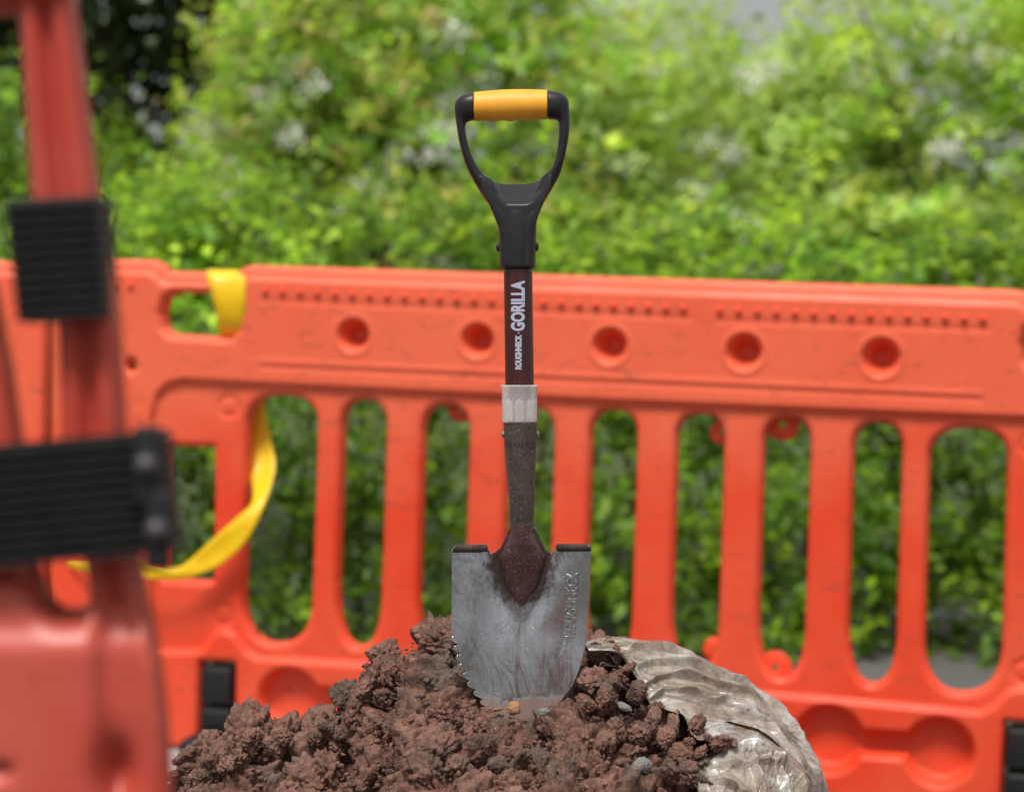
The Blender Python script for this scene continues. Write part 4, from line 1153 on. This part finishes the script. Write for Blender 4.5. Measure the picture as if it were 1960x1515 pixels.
def bush_points(c, rad, k, seed, lumpy=0.35, inner=0.33):
    d = unit(RNG.normal(size=(k, 3))); d[:, 2] = np.where(d[:, 2] < 0, d[:, 2] * (RNG.random(k) < 0.45) , d[:, 2]); d = unit(d)
    rr = 1 + lumpy * fbm(d * 2.2 + seed * 5.1, 3) + 0.12 * fbm(d * 6 + seed, 2)
    depth = 1 - inner * RNG.random(k) ** 1.8
    pts = np.asarray(c) + d * np.asarray(rad) * (rr * depth)[:, None]
    return pts, unit(d + np.array([0, 0, 0.35]) + RNG.normal(0, 0.3, (k, 3)))
def branch_mesh(paths, mat, name='stems'):
    parts = []
    for path, ra, rb_ in paths:
        c = spline(path, 9); rg = []
        for j in range(9):
            r = lerp(ra, rb_, j / 8); tg = unit(c[min(j + 1, 8)] - c[max(j - 1, 0)])
            s = unit(np.cross(tg, [0.3, 1, 0.1])); w = np.cross(tg, s)
            rg.append([c[j] + r * (math.cos(a) * s + math.sin(a) * w) for a in np.linspace(0, 2 * math.pi, 6, endpoint=False)])
        parts.append(loft(rg))
    v, f = merge(parts); return mesh_np(name, v, f, mat)
def stems(center, rad, k, ground, origin, r0=0.016):
    ps = []
    for _ in range(k):
        a = random.uniform(0, 6.28); rr = random.uniform(0, 0.35)
        b0 = np.array([center[0] + rad[0] * rr * math.cos(a), center[1] + rad[1] * rr * math.sin(a), ground - 0.03])
        tip = np.array([center[0] + rad[0] * 0.8 * math.cos(a), center[1] + rad[1] * 0.8 * math.sin(a), center[2] + rad[2] * random.uniform(0.3, 0.85)])
        midp = lerp(b0, tip, 0.5) + np.array([random.uniform(-.08, .08), random.uniform(-.08, .08), 0.12])
        ps.append(([b0 - origin, midp - origin, tip - origin], r0 * random.uniform(.6, 1.2), 0.003))
    return ps
GREEN = [(0.09, 0.20, 0.008), (0.15, 0.30, 0.010), (0.06, 0.15, 0.008), (0.22, 0.37, 0.012), (0.09, 0.16, 0.02)]
YGREEN = [(0.30, 0.48, 0.030), (0.39, 0.54, 0.040), (0.19, 0.39, 0.025), (0.42, 0.44, 0.08), (0.31, 0.45, 0.13), (0.40, 0.31, 0.11), (0.16, 0.34, 0.03)]
SAGE = [(0.32, 0.44, 0.10), (0.38, 0.50, 0.17), (0.26, 0.42, 0.03), (0.44, 0.54, 0.07)]
SHADED = [(0.03, 0.055, 0.012), (0.045, 0.07, 0.02), (0.025, 0.04, 0.012), (0.07, 0.10, 0.04)]  # leaf colours darkened to stand for shade

fib = []
for i in range(46):
    b0 = P(random.uniform(1135, 1215), random.uniform(1222, 1275), random.uniform(2.455, 2.49)); a_ = random.uniform(-0.6, 0.9); l_ = random.uniform(0.012, 0.034)
    d_ = RIGHT * math.cos(a_) * (1 if i % 3 else -1) + UP * (0.25 + math.sin(a_)) * 0.5 - FWD * random.uniform(0.1, 0.5)
    fib.append(([b0 - heap0, b0 + d_ * l_ * 0.5 + RNG.normal(0, 0.002, 3) - heap0, b0 + d_ * l_ + RNG.normal(0, 0.004, 3) - UP * l_ * 0.2 - heap0], 0.00045, 0.0002))
o = obj('root_fibres', branch_mesh(fib, simple('dry_root', (0.36, 0.27, 0.17), 0.8), 'root_fibres'), heap); o['kind'] = 'stuff'

# the hedge row behind the barrier: one long plant body
hedge0 = np.array([0.0, 6.9, 0.0])
hedge = empty('hedge', loc=hedge0)
tag(hedge, 'dense dark green hedge seen through and just above the barrier slots', 'hedge')
k = 10500
hx = RNG.uniform(-4.5, 4.5, k); hz = 1.22 * RNG.random(k) ** 0.85
lump = fbm(np.stack([hx * 2.1, hz * 2.6, hx * 0 + 3], -1), 3)
clump = fbm(np.stack([hx * 3.6, hz * 4.4, hx * 0 + 23], -1), 3)
keep = (clump > -0.12) | (RNG.random(k) < 0.22)
hx, hz, lump = hx[keep], hz[keep], lump[keep]; k = len(hx)
top = 1.10 + 0.26 * fbm(np.stack([hx * 1.3, hx * 0, hx * 0 + 9], -1), 2)
hz = hz * top / 1.22 - 0.05
hy = 6.22 + 0.75 * hz ** 2 - 0.26 * lump - 0.06 * (hx > 1) + 0.42 * RNG.random(k) ** 1.6 + 0.5 * smooth(0.8, 1.0, hz / top) * RNG.random(k)
pp = [np.stack([hx, hy, hz], -1)]
dd = [unit(np.stack([RNG.normal(0, 0.4, k), -0.8 + 0.5 * hz, 0.25 + 0.6 * hz + RNG.normal(0, 0.3, k)], -1))]
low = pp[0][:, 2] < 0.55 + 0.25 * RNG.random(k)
foliage('foliage', (pp[0][low], dd[0][low]), 42000, GREEN, 0.046, M['leaf'], hedge, hedge0, 0.8)  # lower leaves tinted darker: shade at the hedge's foot put into their colour
foliage('foliage', (pp[0][~low], dd[0][~low]), 40000, GREEN + GREEN[1:4] + YGREEN[:2], 0.050, M['leaf'], hedge, hedge0)
ps = []
for x in np.arange(-4.3, 4.4, 0.3): ps += stems((x, 6.72, 0.55), (0.3, 0.12, 0.55), 3, 0.0, hedge0, 0.012)
obj('stems', branch_mesh(ps, M['bark']), hedge)

SHR = []
def shrub(name, label, cat, c, rad, n, pal, size, mat, seed, k=1500, group=None, ncl=9, stem_k=10, lumpy=0.4):
    c = (c[0] * 1.33, 2.2 + c[1] * 1.08, c[2] * 1.18); rad = tuple(q * 1.33 for q in rad); rad = (rad[0], rad[1], rad[2] * 0.93); size = size * 1.35; n = int(n * 1.35)
    gz = bank_z(c[0], c[1]); org = np.array([c[0], c[1], gz])
    t = empty(name, loc=org); tag(t, label, cat, group)
    pp, dd = [], []
    a, b_ = bush_points(c, rad, k, seed, lumpy); pp.append(a); dd.append(b_)
    for j in range(ncl):                                        # smaller lobes break up the outline
        ang = random.uniform(0, 6.28); el = random.uniform(0.0, 1.2)
        q = np.array(c) + np.array(rad) * 0.8 * np.array([math.cos(ang) * math.cos(el), math.sin(ang) * math.cos(el), math.sin(el)])
        a, b_ = bush_points(q, np.array(rad) * random.uniform(0.22, 0.4), k // 9, seed + j + 20, 0.5); pp.append(a); dd.append(b_)
    foliage('foliage', (np.vstack(pp), np.vstack(dd)), n, pal, size, mat, t, org, 1.18)
    obj('stems', branch_mesh(stems(c, rad, stem_k, gz, org, 0.02), M['bark']), t)
    SHR.append((t, np.array(c), np.array(rad), org)); return t
G = 'flowering shrubs on the bank behind the barrier'
shrub('hawthorn_shrub', 'flowering shrub with white blossom clusters beside the shaded tree at upper left', 'shrub', (-0.66, 8.1, 0.95), (0.36, 0.6, 0.98), 10000, YGREEN, 0.042, M['leaf'], 1, group=G)
shrub('hawthorn_shrub', 'yellow-green flowering shrub directly behind the shovel handle, to its left', 'shrub', (-0.35, 8.5, 1.0), (0.75, 0.8, 1.12), 18000, YGREEN, 0.042, M['leaf'], 2, group=G)
shrub('hawthorn_shrub', 'light green shrub behind the handle on its right, under the sky gap', 'shrub', (0.62, 8.7, 0.95), (0.72, 0.8, 0.80), 15000, SAGE, 0.042, M['leaf'], 3, group=G)
shrub('hawthorn_shrub', 'tall shrub with pale blossoms at the upper right', 'shrub', (1.62, 8.6, 1.0), (0.80, 0.8, 1.18), 19000, YGREEN[:4] + SAGE[:2], 0.042, M['leaf'], 4, group=G)
shrub('hawthorn_shrub', 'darker green shrub at the right edge of the view', 'shrub', (2.75, 8.3, 0.95), (0.8, 0.8, 1.1), 13000, GREEN, 0.042, M['leaf'], 5, group=G)
shrub('hawthorn_shrub', 'shrub at the left edge behind the near barrier post', 'shrub', (-1.75, 8.0, 0.55), (0.75, 0.7, 0.66), 14000, GREEN, 0.042, M['leaf'], 6, group=G)
# tree at upper left: the shaded gap under trees is put into its leaf colours
dk0 = np.array([-2.2, 13.2, bank_z(0, 13.2)])
dark = empty('shaded_tree', loc=dk0); tag(dark, 'tree behind the shrubs at the upper left, its leaves coloured as if in shade', 'tree')
a, b_ = bush_points((-2.5, 13.2, 2.5), (1.75, 1.0, 1.55), 3400, 40, 0.45, 0.55)
foliage('crown', (a, b_), 62000, SHADED, 0.085, M['leaf_shaded'], dark, dk0)
ps = [([np.array([0, 0, -0.1]), np.array([0.05, 0, 0.7]), np.array([-0.05, 0.05, 1.7])], 0.10, 0.05)]
for k in range(9):
    a_ = k * 0.7; ps.append(([np.array([0, 0, 0.6 + 0.08 * k]), np.array([0.4 * math.cos(a_), 0.3 * math.sin(a_), 1.1 + 0.1 * k]), np.array([0.85 * math.cos(a_), 0.7 * math.sin(a_), 1.5 + 0.1 * k])], 0.028, 0.006))
obj('trunk', branch_mesh(ps, M['bark'], 'trunk'), dark)
# thicket farther back, one mass
pp, dd = [], []
for i, x in enumerate(np.arange(-7.5, 7.6, 0.7)):
    h = 1.0 + 0.14 * math.sin(i * 2.3)
    if 0.7 < x < 2.3: h *= 0.62
    if x < -1.5: h *= 1.45
    a, b_ = bush_points((x, 15.3 + random.uniform(-.3, .4), 1.35), (0.75, 0.7, h * 1.15), 330, i + 60, 0.35); pp.append(a); dd.append(b_)
th0 = np.array([0, 15.3, 0.8])
th = foliage('thicket', (np.vstack(pp), np.vstack(dd)), 30000, SAGE + GREEN, 0.075, M['leaf'], None, th0); th.location = th0
tag(th, kind='stuff')

# white blossom clusters on the shrubs
def blossom_mesh(seed):
    rg = np.random.default_rng(seed); n = 70
    c = rg.normal(0, 1, (n, 3)) * np.array([0.036, 0.028, 0.026]); nor = unit(c * 10 + np.array([0, -0.6, 0.7]) + rg.normal(0, 0.4, (n, 3)))
    tan = unit(np.cross(nor, rg.normal(size=(n, 3))))
    v, f, _ = leaf_arrays(c, nor, tan, 0.010 + 0.010 * rg.random(n), np.ones((n, 3)), 0.95, 0.12)
    return mesh_np('blossom', v, f, M['petal'], False)
BLM = [blossom_mesh(i) for i in range(6)]
def blossom_at(x, y, s):
    d0 = P(x, y, 1.0) - CAM
    best = None
    for t, c, rad, org in SHR:                                   # nearest shrub the sight line meets
        o_ = (CAM - c) / (rad * 1.03); d_ = d0 / (rad * 1.03)
        A_ = d_ @ d_; B_ = o_ @ d_; C_ = o_ @ o_ - 1; disc = B_ * B_ - A_ * C_
        if disc > 0:
            k = (-B_ - math.sqrt(disc)) / A_
            if best is None or k < best[0]: best = (k, t, org)
    if best is None: return
    k, t, org = best; pt = CAM + d0 * (k - 0.03)
    o = obj('blossom', random.choice(BLM), t); o.location = pt - org; o.scale = (s * 1.15,) * 3; o.rotation_euler = (0, 0, random.uniform(-0.5, 0.5))
for x, y, s in ((345, 140, 1.5), (290, 205, 1.4), (320, 215, 1.0), (378, 232, 1.4), (405, 250, 0.9), (550, 135, 0.9), (597, 162, 1.0), (512, 185, 0.9), (555, 262, 0.9), (460, 328, 0.9), (437, 376, 1.0), (835, 285, 1.4), (860, 250, 0.9), (758, 300, 0.9), (720, 345, 1.1), (700, 360, 0.9), (755, 430, 0.9), (865, 60, 1.1), (1432, 152, 1.1), (1480, 132, 1.0), (1800, 85, 1.5), (1872, 45, 1.0), (1880, 110, 0.9), (1640, 150, 0.8), (1365, 265, 0.9), (1402, 294, 0.9), (1808, 286, 1.0), (1835, 283, 0.8), (1195, 315, 0.8), (1330, 370, 0.9), (1390, 415, 1.0), (1440, 430, 0.8), (1255, 135, 0.7), (1125, 400, 0.8), (1915, 320, 0.8), (1610, 380, 0.7), (640, 420, 0.8), (1310, 560, 0.9), (1070, 95, 0.7)):
    blossom_at(x, y, s)

print('tris', sum(len(m_.polygons) for m_ in bpy.data.meshes))
